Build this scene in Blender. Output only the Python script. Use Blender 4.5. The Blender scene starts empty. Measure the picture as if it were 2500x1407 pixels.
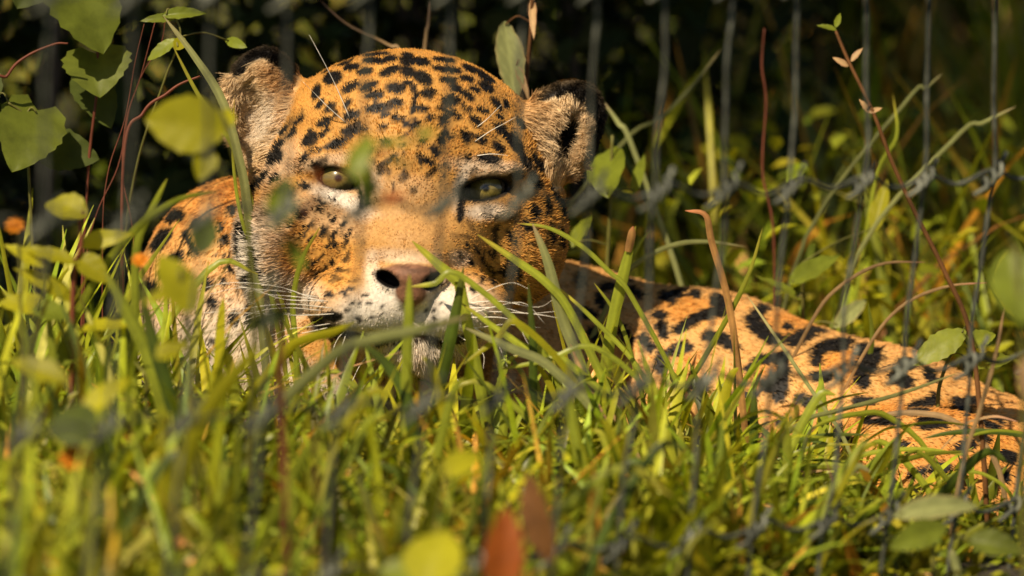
import bpy, math, random
import numpy as np

random.seed(7)
RNG = np.random.default_rng(11)
R = math.radians
scene = bpy.context.scene
col = scene.collection

# ------------------------------------------------------------------ camera
# a long lens held low in front of a wire fence; photograph is 2500 x 1407
D, S = 4.7, 3590.0                     # distance to the animal's face, photo pixels per metre there
PITCH = R(7.0)
FWD = np.array([0, math.cos(PITCH), -math.sin(PITCH)])
UP = np.array([0, math.sin(PITCH), math.cos(PITCH)])
RIGHT = np.array([1.0, 0, 0])
CAM = np.array([0, -D * math.cos(PITCH), D * math.sin(PITCH) + math.cos(PITCH) * (1220 - 703) / S])
cd = bpy.data.cameras.new('camera')
cam = bpy.data.objects.new('camera', cd)
col.objects.link(cam)
cam.location = CAM
cam.rotation_euler = (R(90) - PITCH, 0, 0)
cd.sensor_width = 36.0
cd.lens = 36.0 * D * S / 2500.0
cd.clip_start = 0.05
cd.clip_end = 500
cd.dof.use_dof = True
cd.dof.focus_distance = D - 0.035
cd.dof.aperture_fstop = 4.0
cd.dof.aperture_blades = 9
scene.camera = cam

# ------------------------------------------------------------------ light
SUN = np.array([-0.35, -0.54, 0.77]); SUN /= np.linalg.norm(SUN)
world = bpy.data.worlds.new('World'); scene.world = world
world.use_nodes = True
wn = world.node_tree
bg = wn.nodes['Background']
sky = wn.nodes.new('ShaderNodeTexSky')
sky.sky_type = 'NISHITA'; sky.sun_disc = False
sky.sun_elevation = math.asin(SUN[2])
sky.sun_rotation = math.atan2(SUN[0], SUN[1])
wn.links.new(sky.outputs[0], bg.inputs[0])
bg.inputs[1].default_value = 0.05
sl = bpy.data.lights.new('sun', 'SUN')
sl.energy = 5.0; sl.angle = R(0.5); sl.color = (1.0, 0.83, 0.60)
sun = bpy.data.objects.new('sun', sl); col.objects.link(sun)
from mathutils import Vector
sun.rotation_euler = Vector(SUN).to_track_quat('Z', 'Y').to_euler()
sun.location = Vector(SUN) * 6
scene.view_settings.view_transform = 'Standard'
scene.view_settings.look = 'None'
scene.view_settings.exposure = 0.40
scene.view_settings.gamma = 1.0
scene.view_settings.use_curve_mapping = False
scene.render.engine = 'CYCLES'
cy = scene.cycles
cy.max_bounces = 5; cy.diffuse_bounces = 2; cy.glossy_bounces = 2; cy.transmission_bounces = 4; cy.transparent_max_bounces = 6
cy.use_denoising = True
cy.sample_clamp_indirect = 3.0
try: scene.cycles_curves.shape = 'RIBBONS'; scene.cycles_curves.subdivisions = 1
except Exception: pass

# ------------------------------------------------------------------ helpers
def W(p):
    """(photo x, photo y, w) -> world; w = photo-pixel units in front of the face plane (towards the viewer)"""
    p = np.asarray(p, dtype=float)
    one = p.ndim == 1
    p = np.atleast_2d(p)
    dist = D - p[:, 2] / S
    k = dist / D
    o = CAM + FWD * dist[:, None] + RIGHT * ((p[:, 0] - 1250) / S * k)[:, None] + UP * ((703 - p[:, 1]) / S * k)[:, None]
    return o[0] if one else o

def ground_y(w):
    """photo y of the level ground at depth w"""
    dist = D - np.asarray(w) / S
    v = (-CAM[2] - FWD[2] * dist) / UP[2]
    return 703 - v / (dist / D) * S

def XW(x, y):
    """photo column and w of a world ground point"""
    dist = (y - CAM[1]) * FWD[1] + (-CAM[2]) * FWD[2]
    return 1250 + x / (dist / D) * S, (D - dist) * S

def sstep(a, b, x):
    t = np.clip((x - a) / (b - a), 0, 1)
    return t * t * (3 - 2 * t)

def tag(o, label=None, cat=None, group=None, kind=None):
    if label: o['label'] = label
    if cat: o['category'] = cat
    if group: o['group'] = group
    if kind: o['kind'] = kind
    return o

def empty(name, loc):
    o = bpy.data.objects.new(name, None)
    o.empty_display_size = 0.02
    o.location = loc
    col.objects.link(o)
    return o

def build(name, V, F, mat, parent=None, smooth=True, colour=None):
    """one mesh object; V is given in world space, kept relative to its thing's origin"""
    V = np.asarray(V, dtype=np.float64).reshape(-1, 3)
    org = np.array(parent_origin(parent))
    if parent is None:
        org = np.array([V[:, 0].mean(), V[:, 1].mean(), V[:, 2].min()])
    me = bpy.data.meshes.new(name)
    F = F if isinstance(F, np.ndarray) else list(F)
    if isinstance(F, np.ndarray):
        n, k = F.shape
        me.vertices.add(len(V)); me.loops.add(n * k); me.polygons.add(n)
        me.vertices.foreach_set('co', (V - org).astype(np.float32).ravel())
        me.loops.foreach_set('vertex_index', F.astype(np.int32).ravel())
        me.polygons.foreach_set('loop_start', np.arange(0, n * k, k, dtype=np.int32))
        me.update(calc_edges=True)
    else:
        me.from_pydata((V - org).tolist(), [], F)
    me.polygons.foreach_set('use_smooth', np.full(len(me.polygons), smooth))
    if colour is not None:
        a = me.attributes.new('col', 'FLOAT_COLOR', 'POINT')
        c = np.ones((len(V), 4), np.float32); c[:, :3] = colour
        a.data.foreach_set('color', c.ravel())
    me.materials.append(mat)
    o = bpy.data.objects.new(name, me)
    col.objects.link(o)
    if parent is None:
        o.location = org
    else:
        o.parent = parent
    return o

def parent_origin(p):
    o = np.zeros(3)
    while p is not None:
        o = o + np.array(p.location); p = p.parent
    return o

def tube(P, r, n=6):
    """vertices and faces of a tube along world points P with radius (scalar or per point)"""
    P = np.asarray(P, float); m = len(P)
    r = np.broadcast_to(np.asarray(r, float), (m,))
    T = np.gradient(P, axis=0); T /= np.linalg.norm(T, axis=1)[:, None] + 1e-12
    ref = np.array([0.3, 0.9, 0.2]); ref = ref / np.linalg.norm(ref)
    V = []
    A = np.cross(T, ref); A /= np.linalg.norm(A, axis=1)[:, None] + 1e-12
    B = np.cross(T, A)
    th = np.arange(n) / n * 2 * math.pi
    V = (P[:, None] + r[:, None, None] * (np.cos(th)[None, :, None] * A[:, None] + np.sin(th)[None, :, None] * B[:, None])).reshape(-1, 3)
    F = []
    for i in range(m - 1):
        for j in range(n):
            a, b = i * n + j, i * n + (j + 1) % n
            F.append((a, b, b + n, a + n))
    F.append(tuple(range(n))[::-1]); F.append(tuple((m - 1) * n + j for j in range(n)))
    return V, F

def smooth_path(P, n):
    """Catmull-Rom resampling of a polyline"""
    P = np.asarray(P, float)
    if len(P) == 2:
        t = np.linspace(0, 1, n)[:, None]
        return P[0] * (1 - t) + P[1] * t
    Q = np.vstack([2 * P[0] - P[1], P, 2 * P[-1] - P[-2]])
    u = np.linspace(0, len(P) - 1 - 1e-9, n)
    i = u.astype(int); t = (u - i)[:, None]
    p0, p1, p2, p3 = Q[i], Q[i + 1], Q[i + 2], Q[i + 3]
    return .5 * (2 * p1 + (p2 - p0) * t + (2 * p0 - 5 * p1 + 4 * p2 - p3) * t ** 2 + (3 * p1 - p0 - 3 * p2 + p3) * t ** 3)

class NT:
    """small wrapper for node materials"""
    def __init__(self, name):
        self.m = bpy.data.materials.new(name); self.m.use_nodes = True
        self.t = self.m.node_tree
        self.t.nodes.clear()
        self.out = self.t.nodes.new('ShaderNodeOutputMaterial')
    def n(self, kind, **kw):
        x = self.t.nodes.new('ShaderNode' + kind)
        for k, v in kw.items():
            if k[0] == 'i' and k[1:].isdigit(): x.inputs[int(k[1:])].default_value = v
            elif hasattr(x, k): setattr(x, k, v)
            else: x.inputs[k.replace('_', ' ')].default_value = v
        return x
    def l(self, a, b): self.t.links.new(a, b)

def ramp(N, fac, stops):
    r = N.n('ValToRGB')
    while len(r.color_ramp.elements) < len(stops): r.color_ramp.elements.new(0.5)
    for e, (p, c) in zip(r.color_ramp.elements, stops):
        e.position = p; e.color = (*c, 1)
    N.l(fac, r.inputs[0])
    return r.outputs[0]

def mat_leaf(name, base, var=0.35, transl=0.35, rough=0.45, attr=False, vein=0.0, dry=None):
    """thin plant tissue: diffuse + translucent + a waxy gloss, with streaks and blotches"""
    N = NT(name)
    tc = N.n('TexCoord')
    mp = N.n('Mapping'); mp.inputs['Scale'].default_value = (1, 1, 1)
    N.l(tc.outputs['Object'], mp.inputs[0])
    no = N.n('TexNoise', Scale=60.0, Detail=4.0, Roughness=0.6)
    N.l(mp.outputs[0], no.inputs['Vector'])
    oi = N.n('ObjectInfo')
    lo = tuple(b * (1 - var) for b in base); hi = tuple(min(1, b * (1 + var)) for b in base)
    c = ramp(N, no.outputs[0], [(0.3, lo), (0.5, base), (0.75, dry or hi)])
    if attr:
        at = N.n('Attribute', attribute_name='col')
        mx = N.n('MixRGB', blend_type='MULTIPLY', i0=1.0)
        N.l(c, mx.inputs[1]); N.l(at.outputs[0], mx.inputs[2]); c = mx.outputs[0]
    hs = N.n('HueSaturation')
    ma = N.n('MapRange'); ma.inputs[3].default_value = 0.8; ma.inputs[4].default_value = 1.2
    N.l(oi.outputs['Random'], ma.inputs[0]); N.l(ma.outputs[0], hs.inputs['Value']); N.l(c, hs.inputs['Color'])
    c = hs.outputs[0]
    pb = N.n('BsdfPrincipled', Roughness=rough)
    pb.inputs['Specular IOR Level'].default_value = 0.25
    N.l(c, pb.inputs['Base Color'])
    tr = N.n('BsdfTranslucent')
    tcn = N.n('MixRGB', blend_type='MULTIPLY', i0=1.0)
    tcn.inputs[2].default_value = (1.25, 1.15, 0.45, 1)
    N.l(c, tcn.inputs[1]); N.l(tcn.outputs[0], tr.inputs[0])
    mix = N.n('MixShader', i0=transl)
    N.l(pb.outputs[0], mix.inputs[1]); N.l(tr.outputs[0], mix.inputs[2])
    bp = N.n('Bump', Strength=0.25, Distance=0.0006)
    n2 = N.n('TexNoise', Scale=260.0, Detail=2.0)
    N.l(tc.outputs['Object'], n2.inputs['Vector'])
    N.l(n2.outputs[0], bp.inputs['Height']); N.l(bp.outputs[0], pb.inputs['Normal'])
    N.l(mix.outputs[0], N.out.inputs[0])
    return N.m
# ------------------------------------------------------------------ ground
def ground_mat():
    N = NT('soil')
    tc = N.n('TexCoord'); no = N.n('TexNoise', Scale=14.0, Detail=8.0, Roughness=.65); N.l(tc.outputs['Object'], no.inputs['Vector'])
    n2 = N.n('TexNoise', Scale=120.0, Detail=4.0); N.l(tc.outputs['Object'], n2.inputs['Vector'])
    pb = N.n('BsdfPrincipled', Roughness=.95)
    c = ramp(N, no.outputs[0], [(.3, (.020, .014, .008)), (.55, (.040, .030, .014)), (.75, (.035, .040, .012))])
    N.l(c, pb.inputs['Base Color'])
    bp = N.n('Bump', Strength=.8, Distance=.01); N.l(n2.outputs[0], bp.inputs['Height']); N.l(bp.outputs[0], pb.inputs['Normal'])
    N.l(pb.outputs[0], N.out.inputs[0])
    return N.m
gx = np.concatenate([np.linspace(-80, -2, 14)[:-1], np.linspace(-2, 2, 60), np.linspace(2, 80, 14)[1:]])
gy = np.concatenate([np.linspace(-60, -2, 12)[:-1], np.linspace(-2, 3, 70), np.linspace(3, 120, 16)[1:]])
GX, GY = np.meshgrid(gx, gy, indexing='ij')
gz = 0.008 * (np.sin(GX * 5.1 + 1) * np.cos(GY * 4.3) + .5 * np.sin(GX * 13 + GY * 9)) - .008
m_, n_ = GX.shape
gi = np.arange(m_ * n_).reshape(m_, n_)
gq = np.stack([gi[:-1, :-1], gi[1:, :-1], gi[1:, 1:], gi[:-1, 1:]], -1).reshape(-1, 4)
gr = build('ground', np.stack([GX, GY, gz], -1).reshape(-1, 3), gq, ground_mat())
tag(gr, 'dark earth under the grass', 'ground', kind='structure')
# ------------------------------------------------------------------ jaguar: one continuous body surface from blended volumes
def rot2(p, c, a):
    """offset from centre c, turned by a degrees in the picture plane (clockwise positive)"""
    q = p - np.array(c, np.float32)
    if a:
        ca, sa = math.cos(R(a)), math.sin(R(a))
        q = np.stack([q[:, 0] * ca + q[:, 1] * sa, -q[:, 0] * sa + q[:, 1] * ca, q[:, 2]], 1)
    return q
def ell(p, c, r, a=0):
    q = rot2(p, c, a); r = np.array(r, np.float32)
    k0 = np.sqrt(((q / r) ** 2).sum(1)); k1 = np.sqrt(((q / (r * r)) ** 2).sum(1)) + 1e-9
    return k0 * (k0 - 1) / k1
def cap(p, a, b, ra, rb):
    a = np.array(a, np.float32); b = np.array(b, np.float32); ba = b - a
    h = np.clip(((p - a) @ ba) / (ba @ ba), 0, 1)
    return np.sqrt(((p - a - h[:, None] * ba) ** 2).sum(1)) - (ra + (rb - ra) * h)
def smin(a, b, k):
    h = np.clip(.5 + .5 * (b - a) / k, 0, 1)
    return b + (a - b) * h - k * h * (1 - h)
def smax(a, b, k): return -smin(-a, -b, k)

EYES = {'l': dict(c=(825, 436), op=(54, 25), a=14, r=50), 'r': dict(c=(1185, 461), op=(62, 24), a=-10, r=50)}
def sdf_core(p):
    # torso, shoulders, haunch (behind and to the side of the head)
    d = cap(p, (760, 800, -460), (1360, 960, -660), 300, 305)
    d = smin(d, cap(p, (1360, 962, -660), (1720, 1030, -540), 308, 308), 60)
    d = smin(d, cap(p, (1720, 1030, -540), (2130, 1160, -390), 306, 305), 60)
    d = smin(d, cap(p, (2130, 1160, -390), (2560, 1330, -310), 305, 300), 60)
    d = smin(d, ell(p, (2760, 1330, -250), (330, 270, 300)), 80)
    d = smin(d, ell(p, (2330, 1220, -60), (330, 210, 200), 18), 70)          # thigh resting forward
    d = smin(d, cap(p, (2450, 1290, 30), (2950, 1330, 120), 95, 70), 60)
    d = smin(d, cap(p, (3040, 1380, -250), (3250, 1360, 150), 60, 45), 60)   # tail root
    d = smin(d, cap(p, (3250, 1360, 150), (2900, 1330, 330), 45, 40), 30)
    d = smin(d, ell(p, (560, 740, -330), (232, 310, 250), 10), 60)           # shoulder
    d = smin(d, ell(p, (800, 880, -200), (300, 270, 260)), 80)               # chest
    d = smin(d, cap(p, (430, 1010, -240), (520, 1160, -60), 120, 90), 60)    # forelegs folded under the chest
    d = smin(d, cap(p, (520, 1160, -60), (830, 1175, 170), 88, 74), 50)
    d = smin(d, ell(p, (900, 1180, 220), (95, 62, 90)), 30)
    d = smin(d, cap(p, (1200, 960, -240), (1290, 1150, -80), 120, 85), 60)
    d = smin(d, cap(p, (1290, 1150, -80), (1190, 1180, 200), 80, 72), 50)
    d = smin(d, ell(p, (1170, 1185, 260), (85, 60, 90)), 30)
    # skull
    h = ell(p, (986, 470, -90), (382, 345, 300))
    h = smin(h, ell(p, (985, 350, 40), (235, 205, 190)), 90)                  # forehead
    h = smin(h, ell(p, (715, 590, -10), (128, 150, 140)), 70)                 # cheeks and ruff
    h = smin(h, ell(p, (1262, 590, -30), (118, 155, 140)), 70)
    h = smin(h, ell(p, (650, 640, -60), (68, 115, 90), -8), 60)
    h = smin(h, ell(p, (1000, 800, 60), (200, 110, 200)), 70)                 # lower jaw
    h = smin(h, ell(p, (992, 500, 165), (118, 170, 108), -3), 60)             # bridge of the nose
    h = smin(h, ell(p, (1004, 615, 245), (116, 85, 92), 0), 50)
    h = smin(h, ell(p, (905, 600, 150), (90, 110, 100)), 60)
    h = smin(h, ell(p, (1100, 605, 150), (80, 110, 100)), 60)
    h = smin(h, ell(p, (888, 745, 225), (150, 94, 125), 8), 45)               # whisker pads
    h = smin(h, ell(p, (1112, 755, 220), (134, 92, 120), -6), 45)
    h = smin(h, ell(p, (1025, 860, 190), (78, 58, 80)), 40)                   # chin
    h = smin(h, ell(p, (1004, 676, 318), (88, 42, 60)), 22)                   # nose leather
    h = smin(h, ell(p, (1008, 715, 312), (48, 40, 55)), 20)
    h = smin(h, ell(p, (808, 380, 126), (92, 36, 64), -6), 40)               # brows
    h = smin(h, ell(p, (1190, 404, 122), (96, 34, 64), 6), 40)
    h = smin(h, ell(p, (825, 500, 110), (80, 30, 70), 20), 40)                # under the eyes
    h = smin(h, ell(p, (1180, 522, 105), (80, 30, 70), -12), 40)
    # ears: cups
    el = ell(p, (655, 265, -120), (100, 150, 70), -8)
    el = smax(el, -ell(p, (616, 280, -30), (60, 116, 106), -6), 22)
    er = ell(p, (1362, 325, -130), (98, 140, 70), 32)
    er = smax(er, -ell(p, (1390, 332, -45), (46, 92, 112), 22), 18)
    h = smin(h, el, 34); h = smin(h, er, 34)
    # mouth line
    h = smax(h, -cap(p, (845, 812, 300), (985, 832, 330), 13, 10), 14)
    h = smax(h, -cap(p, (1030, 834, 330), (1160, 818, 290), 10, 13), 14)
    h = smax(h, -cap(p, (1006, 745, 372), (1006, 820, 345), 9, 9), 14)
    # nostrils
    h = smax(h, -ell(p, (945, 681, 352), (34, 17, 70), 32), 6)
    h = smax(h, -ell(p, (1060, 685, 350), (32, 16, 70), -32), 6)
    return smin(d, h, 46)

def front_depth(x, y, f):
    w = np.linspace(520, -300, 400, dtype=np.float32)
    v = f(np.stack([np.full(400, x, np.float32), np.full(400, y, np.float32), w], 1))
    i = np.argmax(v < 0)
    return float(w[i])
for e in EYES.values():
    e['w'] = front_depth(*e['c'], sdf_core)
def sdf(p):
    d = sdf_core(p)
    for e in EYES.values():
        d = smax(d, -ell(p, (*e['c'], e['w']), (*e['op'], 85), e['a']), 9)
    return d

def surface_nets(f, lo, hi, step):
    n = [int((b - a) / step) + 1 for a, b in zip(lo, hi)]
    ax = [np.arange(m, dtype=np.float32) * step + a for m, a in zip(n, lo)]
    q = 4
    cx = [a[::q] for a in ax]
    G = np.stack(np.meshgrid(*cx, indexing='ij'), -1).reshape(-1, 3)
    C = f(G).reshape([len(c) for c in cx])
    near = np.abs(C) < step * q * 1.9
    def up(A):
        for k in range(3): A = np.repeat(A, q, axis=k)
        return A[:n[0], :n[1], :n[2]]
    F = up(C).astype(np.float32).copy(); M = up(near)
    idx = np.argwhere(M)
    P = np.stack([ax[k][idx[:, k]] for k in range(3)], 1)
    out = np.empty(len(P), np.float32)
    for s in range(0, len(P), 400000): out[s:s + 400000] = f(P[s:s + 400000])
    F[M] = out
    s = F < 0
    tot = np.zeros([m - 1 for m in n], np.int8)
    for i in (0, 1):
        for j in (0, 1):
            for k in (0, 1):
                tot += s[i:n[0] - 1 + i, j:n[1] - 1 + j, k:n[2] - 1 + k]
    cells = np.argwhere((tot > 0) & (tot < 8))
    ids = np.full(tot.shape, -1, np.int32); ids[tuple(cells.T)] = np.arange(len(cells))
    acc = np.zeros((len(cells), 3), np.float32); cnt = np.zeros(len(cells), np.float32)
    corners = [(i, j, k) for i in (0, 1) for j in (0, 1) for k in (0, 1)]
    for a in corners:
        for axn in range(3):
            if a[axn]: continue
            b = list(a); b[axn] = 1
            fa = F[tuple((cells + a).T)]; fb = F[tuple((cells + b).T)]
            m = (fa < 0) != (fb < 0)
            t = np.where(m, fa / (fa - fb + 1e-12), 0)
            o = np.array(a, np.float32) + t[:, None] * np.eye(3, dtype=np.float32)[axn]
            acc += np.where(m[:, None], o, 0); cnt += m
    V = (cells + acc / cnt[:, None]) * step + np.array(lo, np.float32)
    Q = []
    for axn in range(3):
        a, b = [k for k in range(3) if k != axn]
        sl0 = [slice(None)] * 3; sl1 = [slice(None)] * 3
        sl0[axn] = slice(0, -1); sl1[axn] = slice(1, None)
        e = np.argwhere(s[tuple(sl0)] != s[tuple(sl1)])
        e = e[(e[:, a] > 0) & (e[:, b] > 0) & (e[:, a] < n[a] - 1) & (e[:, b] < n[b] - 1)]
        ins = s[tuple(e.T)]
        da = np.zeros(3, int); da[a] = 1; db = np.zeros(3, int); db[b] = 1
        v = np.stack([ids[tuple((e - da - db).T)], ids[tuple((e - db).T)], ids[tuple(e.T)], ids[tuple((e - da).T)]], 1)
        flip = ins if axn != 1 else ~ins
        v[~flip] = v[~flip][:, ::-1]
        Q.append(v)
    return V, np.concatenate(Q)

def grad(f, P, h=2.0):
    g = np.empty_like(P)
    for k in range(3):
        e = np.zeros(3, np.float32); e[k] = h
        g[:, k] = f(P + e) - f(P - e)
    return g / (2 * h)

JV, JQ = surface_nets(sdf, (280, 60, -1020), (3380, 1480, 440), 9.0)
for _ in range(2):
    g = grad(sdf, JV); f = sdf(JV)
    JV = JV - np.clip(f, -6, 6)[:, None] * g / ((g * g).sum(1)[:, None] + .05)
JN = grad(sdf, JV); JN /= np.linalg.norm(JN, axis=1)[:, None] + 1e-9
# px space is (x right, y down, w to viewer): a left-handed set, so faces are reversed for the world below

# ---- coat: black marks given in photo pixels where they sit on the visible surface
def zz(lst, ox, oy, k): return [((x / k + ox), (y / k + oy), a / k, b / k, g) for x, y, a, b, g in lst]
HEAD_SPOTS = zz([
 (1030,130,95,14,-3),(840,180,65,20,-18),(1040,175,75,18,3),(1130,160,45,20,-10),(895,212,50,22,-12),(1235,165,42,42,0),(1320,180,60,25,10),
 (1460,170,70,15,8),(1480,228,90,20,8),(1640,230,70,18,20),(1720,280,60,20,30),(1600,285,50,18,12),(1485,290,55,18,5),(980,240,50,22,-10),
 (1130,235,70,25,-20),(1240,240,45,34,0),(1330,280,65,36,30),(780,280,60,38,-25),(675,240,30,14,-30),(720,235,25,14,-10),(680,365,24,50,18),
 (890,335,60,22,-30),(1000,330,60,25,-25),(1165,340,60,33,5),(1240,310,30,18,10),(1035,385,60,25,-5),(1170,430,40,28,10),(1280,350,18,28,0),
 (1355,370,60,22,-10),(1530,335,40,22,20),(1600,385,50,22,30),(1720,335,55,24,30),(1650,350,40,16,30),(1500,420,55,32,0),(1500,495,75,20,20),
 (1280,420,14,40,0),(1270,475,16,22,0),(1330,470,35,18,20),(1050,460,65,28,-15),(1100,500,35,16,-20),(895,510,55,25,-25),(870,435,35,18,-45),
 (700,440,38,18,-50),(760,460,38,18,-45),(730,550,50,24,-30),(1170,525,32,22,10),(1222,548,24,22,0),(1280,565,42,18,-20),(1370,522,35,20,-5),
 (1455,535,35,22,20),(1090,580,28,14,-10),(890,600,52,22,-15),(970,590,25,14,-10),(1650,545,50,20,40),(1780,440,50,20,50),(1690,480,40,13,20),
 (1840,440,30,15,60),(1800,520,30,14,40),(640,650,55,34,-50),(575,540,48,14,-40),(480,600,42,14,-45),(720,620,60,11,-40),(1465,620,26,32,20),
 (1440,665,26,35,-10),(1405,725,22,45,-25),(1345,785,65,22,28),(1590,640,46,26,60),(1680,655,42,22,20),(1810,600,62,25,40),(1860,650,72,18,45),
 (1790,700,52,22,45),(1730,770,72,28,5),(1600,770,20,20,0),(1100,670,40,15,0),(1330,670,25,15,0),(610,760,18,38,20),(680,720,42,11,-20),
 (430,770,62,38,-55),(320,800,28,62,25),(345,920,22,58,22),(680,810,28,24,-30),(800,680,70,30,-20),(615,935,38,20,15),(2010,915,26,56,-35),
 (1950,790,20,72,-25),(2030,820,20,72,-30),(1900,690,28,64,-40),(1930,560,18,42,-40),(1890,640,14,40,-40),(2130,990,18,70,-18),(2110,860,14,60,-28),
 (2080,1060,18,60,-12),(2180,1080,16,70,-8),(2000,1100,22,50,-20),(1960,1180,26,40,-20),(2100,1230,18,70,-6),(2170,1260,16,60,-4),
 (600,1110,24,38,35),(555,1080,14,26,30),(548,1175,13,26,20),(630,1190,13,22,20),(730,1220,12,28,35),(790,1140,10,28,35),(850,1170,10,28,40),
 (270,1190,16,52,5),(225,1220,15,62,0),(310,1235,15,42,15),(240,1330,14,50,-4),(345,1370,20,42,18),(190,1120,12,40,5),(460,680,18,50,40),
 (530,620,16,40,45),(400,650,14,42,42),(380,900,14,46,28),(300,960,13,40,20),(270,1040,14,46,12),(440,900,16,40,35),(500,960,16,30,30),
 (720,1040,34,11,30),(690,1075,30,9,-30),(790,1020,26,8,30),
], 500, 80, 2.5) + zz([
 (360,450,26,92,-10),(300,520,18,40,10),(720,220,14,34,40),(790,230,10,40,40),(770,290,10,34,40),(700,380,7,60,45),(800,300,8,30,40),(650,260,12,30,40),
 (780,405,22,16,20),(820,440,14,8,0),(650,410,12,18,0),(690,480,14,20,30),(610,240,12,22,30),(880,230,8,40,38),(860,290,8,30,38),
 (980,600,13,11,0),(1000,648,14,11,0),(955,655,12,9,0),(905,645,14,10,20),(930,742,12,9,0),(952,752,13,9,0),(1022,742,13,10,0),(1072,722,10,8,0),
 (868,700,13,9,0),(1445,652,14,11,0),(1395,740,13,11,0),(1400,690,11,9,0),(1330,782,12,9,0),(1460,770,14,11,0),(1090,672,9,7,0),(1355,700,9,8,0),
 (850,590,30,14,20),(760,600,26,20,0),(890,560,20,10,10),(780,730,60,30,0),(800,830,50,24,10),(700,760,40,30,0),
 (1640,560,22,26,0),(1700,400,10,34,-35),(1750,360,9,34,-35),(1660,330,9,30,-30),(1620,400,10,26,-35),(1800,330,10,34,-30),(1740,450,14,30,-35),
 (1850,380,14,40,-25),(1900,460,16,50,-15),(1820,470,12,40,-25),(1760,520,16,24,-20),(1690,500,14,20,-30),(1600,300,7,22,-30),(1560,360,7,18,-30),(1860,250,18,50,-20),
 (1200,900,24,14,0),(1060,880,14,30,0),
], 500, 480, 2.5)
def strokes(lst, ox, oy, k): return [([(x / k + ox, y / k + oy) for x, y in pl], hw / k) for pl, hw in lst]
STROKES = strokes([
 ([(1160,320),(1110,370),(1130,410),(1180,440)],28),([(1200,475),(1250,475)],20),([(1320,480),(1400,440),(1440,400),(1480,405)],26),([(1285,405),(1290,406)],14),
 ([(1440,580),(1440,530),(1500,505),(1590,495)],24),([(1670,530),(1740,560),(1720,600),(1670,600),(1660,660),(1680,690)],30),([(1440,660),(1500,665)],22),
 ([(1100,630),(1150,580),(1230,570)],17),([(1270,570),(1265,700),(1250,760)],30),([(1190,710),(1240,690)],25),
 ([(650,250),(680,260),(740,240)],18),([(800,240),(830,245)],15),([(705,290),(708,290)],13),([(930,280),(970,290),(960,330)],26),([(900,340),(820,370),(740,420)],20),
 ([(620,345),(650,350)],17),([(650,410),(665,440)],26),([(660,560),(645,620),(665,635)],28),([(720,530),(780,515)],22),([(890,460),(960,470),(1020,510)],24),
 ([(350,210),(400,205)],14),([(480,215),(540,250)],14),([(480,155),(530,155)],13),([(230,150),(235,200)],14),([(330,260),(350,300)],16),([(240,330),(300,350)],20),([(300,440),(330,480)],24),
 ([(1870,600),(1920,600)],22),([(1840,670),(1900,690)],28),([(2000,640),(2030,670)],20),([(1360,780),(1440,800)],24),([(1250,900),(1300,890)],18),
 ([(1640,790),(1720,790)],16),([(1680,880),(1830,890)],20),([(1920,830),(1990,800),(2040,775)],24),([(1980,900),(2080,900)],22),([(2150,800),(2190,830)],24),
 ([(2200,780),(2250,790)],16),([(2300,890),(2360,900)],22),([(2030,1130),(2100,1130)],20),([(1850,1020),(1900,1025)],20),([(2160,1030),(2230,1010)],20),
 ([(1520,1000),(1600,985)],18),([(1300,1080),(1330,1090)],18),([(1930,1170),(1980,1150)],18),([(2250,960),(2300,970)],18),([(1450,950),(1560,940)],16),([(1040,770),(1120,760)],20),
 ([(820,700),(870,720)],22),([(740,700),(720,760)],18),([(560,470),(600,520)],20),([(450,420),(480,480)],22),([(1100,900),(1130,960)],20),([(2390,1060),(2440,1080)],22),([(2330,1150),(2400,1170)],22)], 1300, 600, 2.0833) + strokes([
 ([(1430,590),(1350,700)],40),([(1480,440),(1540,430)],38),([(1280,530),(1350,470)],20),([(1480,820),(1540,790)],34),([(1255,1060),(1310,1080)],62),([(1980,880),(1984,884)],22),
 ([(1930,990),(1932,994)],20),([(1920,810),(1922,812)],14),([(1970,760),(1972,762)],12),([(2000,400),(2020,380)],26),([(1900,520),(1905,540)],22),([(1820,1180),(1840,1210)],32),
 ([(1700,520),(1720,560)],34),([(1650,700),(1680,740)],30),([(1900,650),(1910,670)],16),([(1960,610),(1975,640)],16),([(1760,1000),(1790,1030)],30),([(1600,600),(1620,640)],24),
 ([(1560,980),(1600,1010)],30),([(1380,940),(1400,960)],22),([(2160,1240),(2180,1330)],44),([(2260,1180),(2270,1240)],20),([(2010,1290),(2040,1340)],22),
 ([(1330,2080),(1350,2120)],30),([(1480,2050),(1500,2080)],26),([(1390,2260),(1420,2280)],26)], 0, 400, 3.517)
FILLS = [((x / 2.0833 + 1300), (y / 2.0833 + 600), a / 2.0833, b / 2.0833, g) for x, y, a, b, g in [
 (1300,400,130,70,10),(1560,590,130,85,15),(1170,650,70,90,20),(790,320,150,80,10),(760,600,110,80,0),(1760,850,160,60,0),(2080,840,100,60,10),(2250,850,90,60,20),(1400,880,110,60,10),(2050,1080,200,70,10),(2350,1000,100,80,20),(400,500,120,110,0)]]

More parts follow.
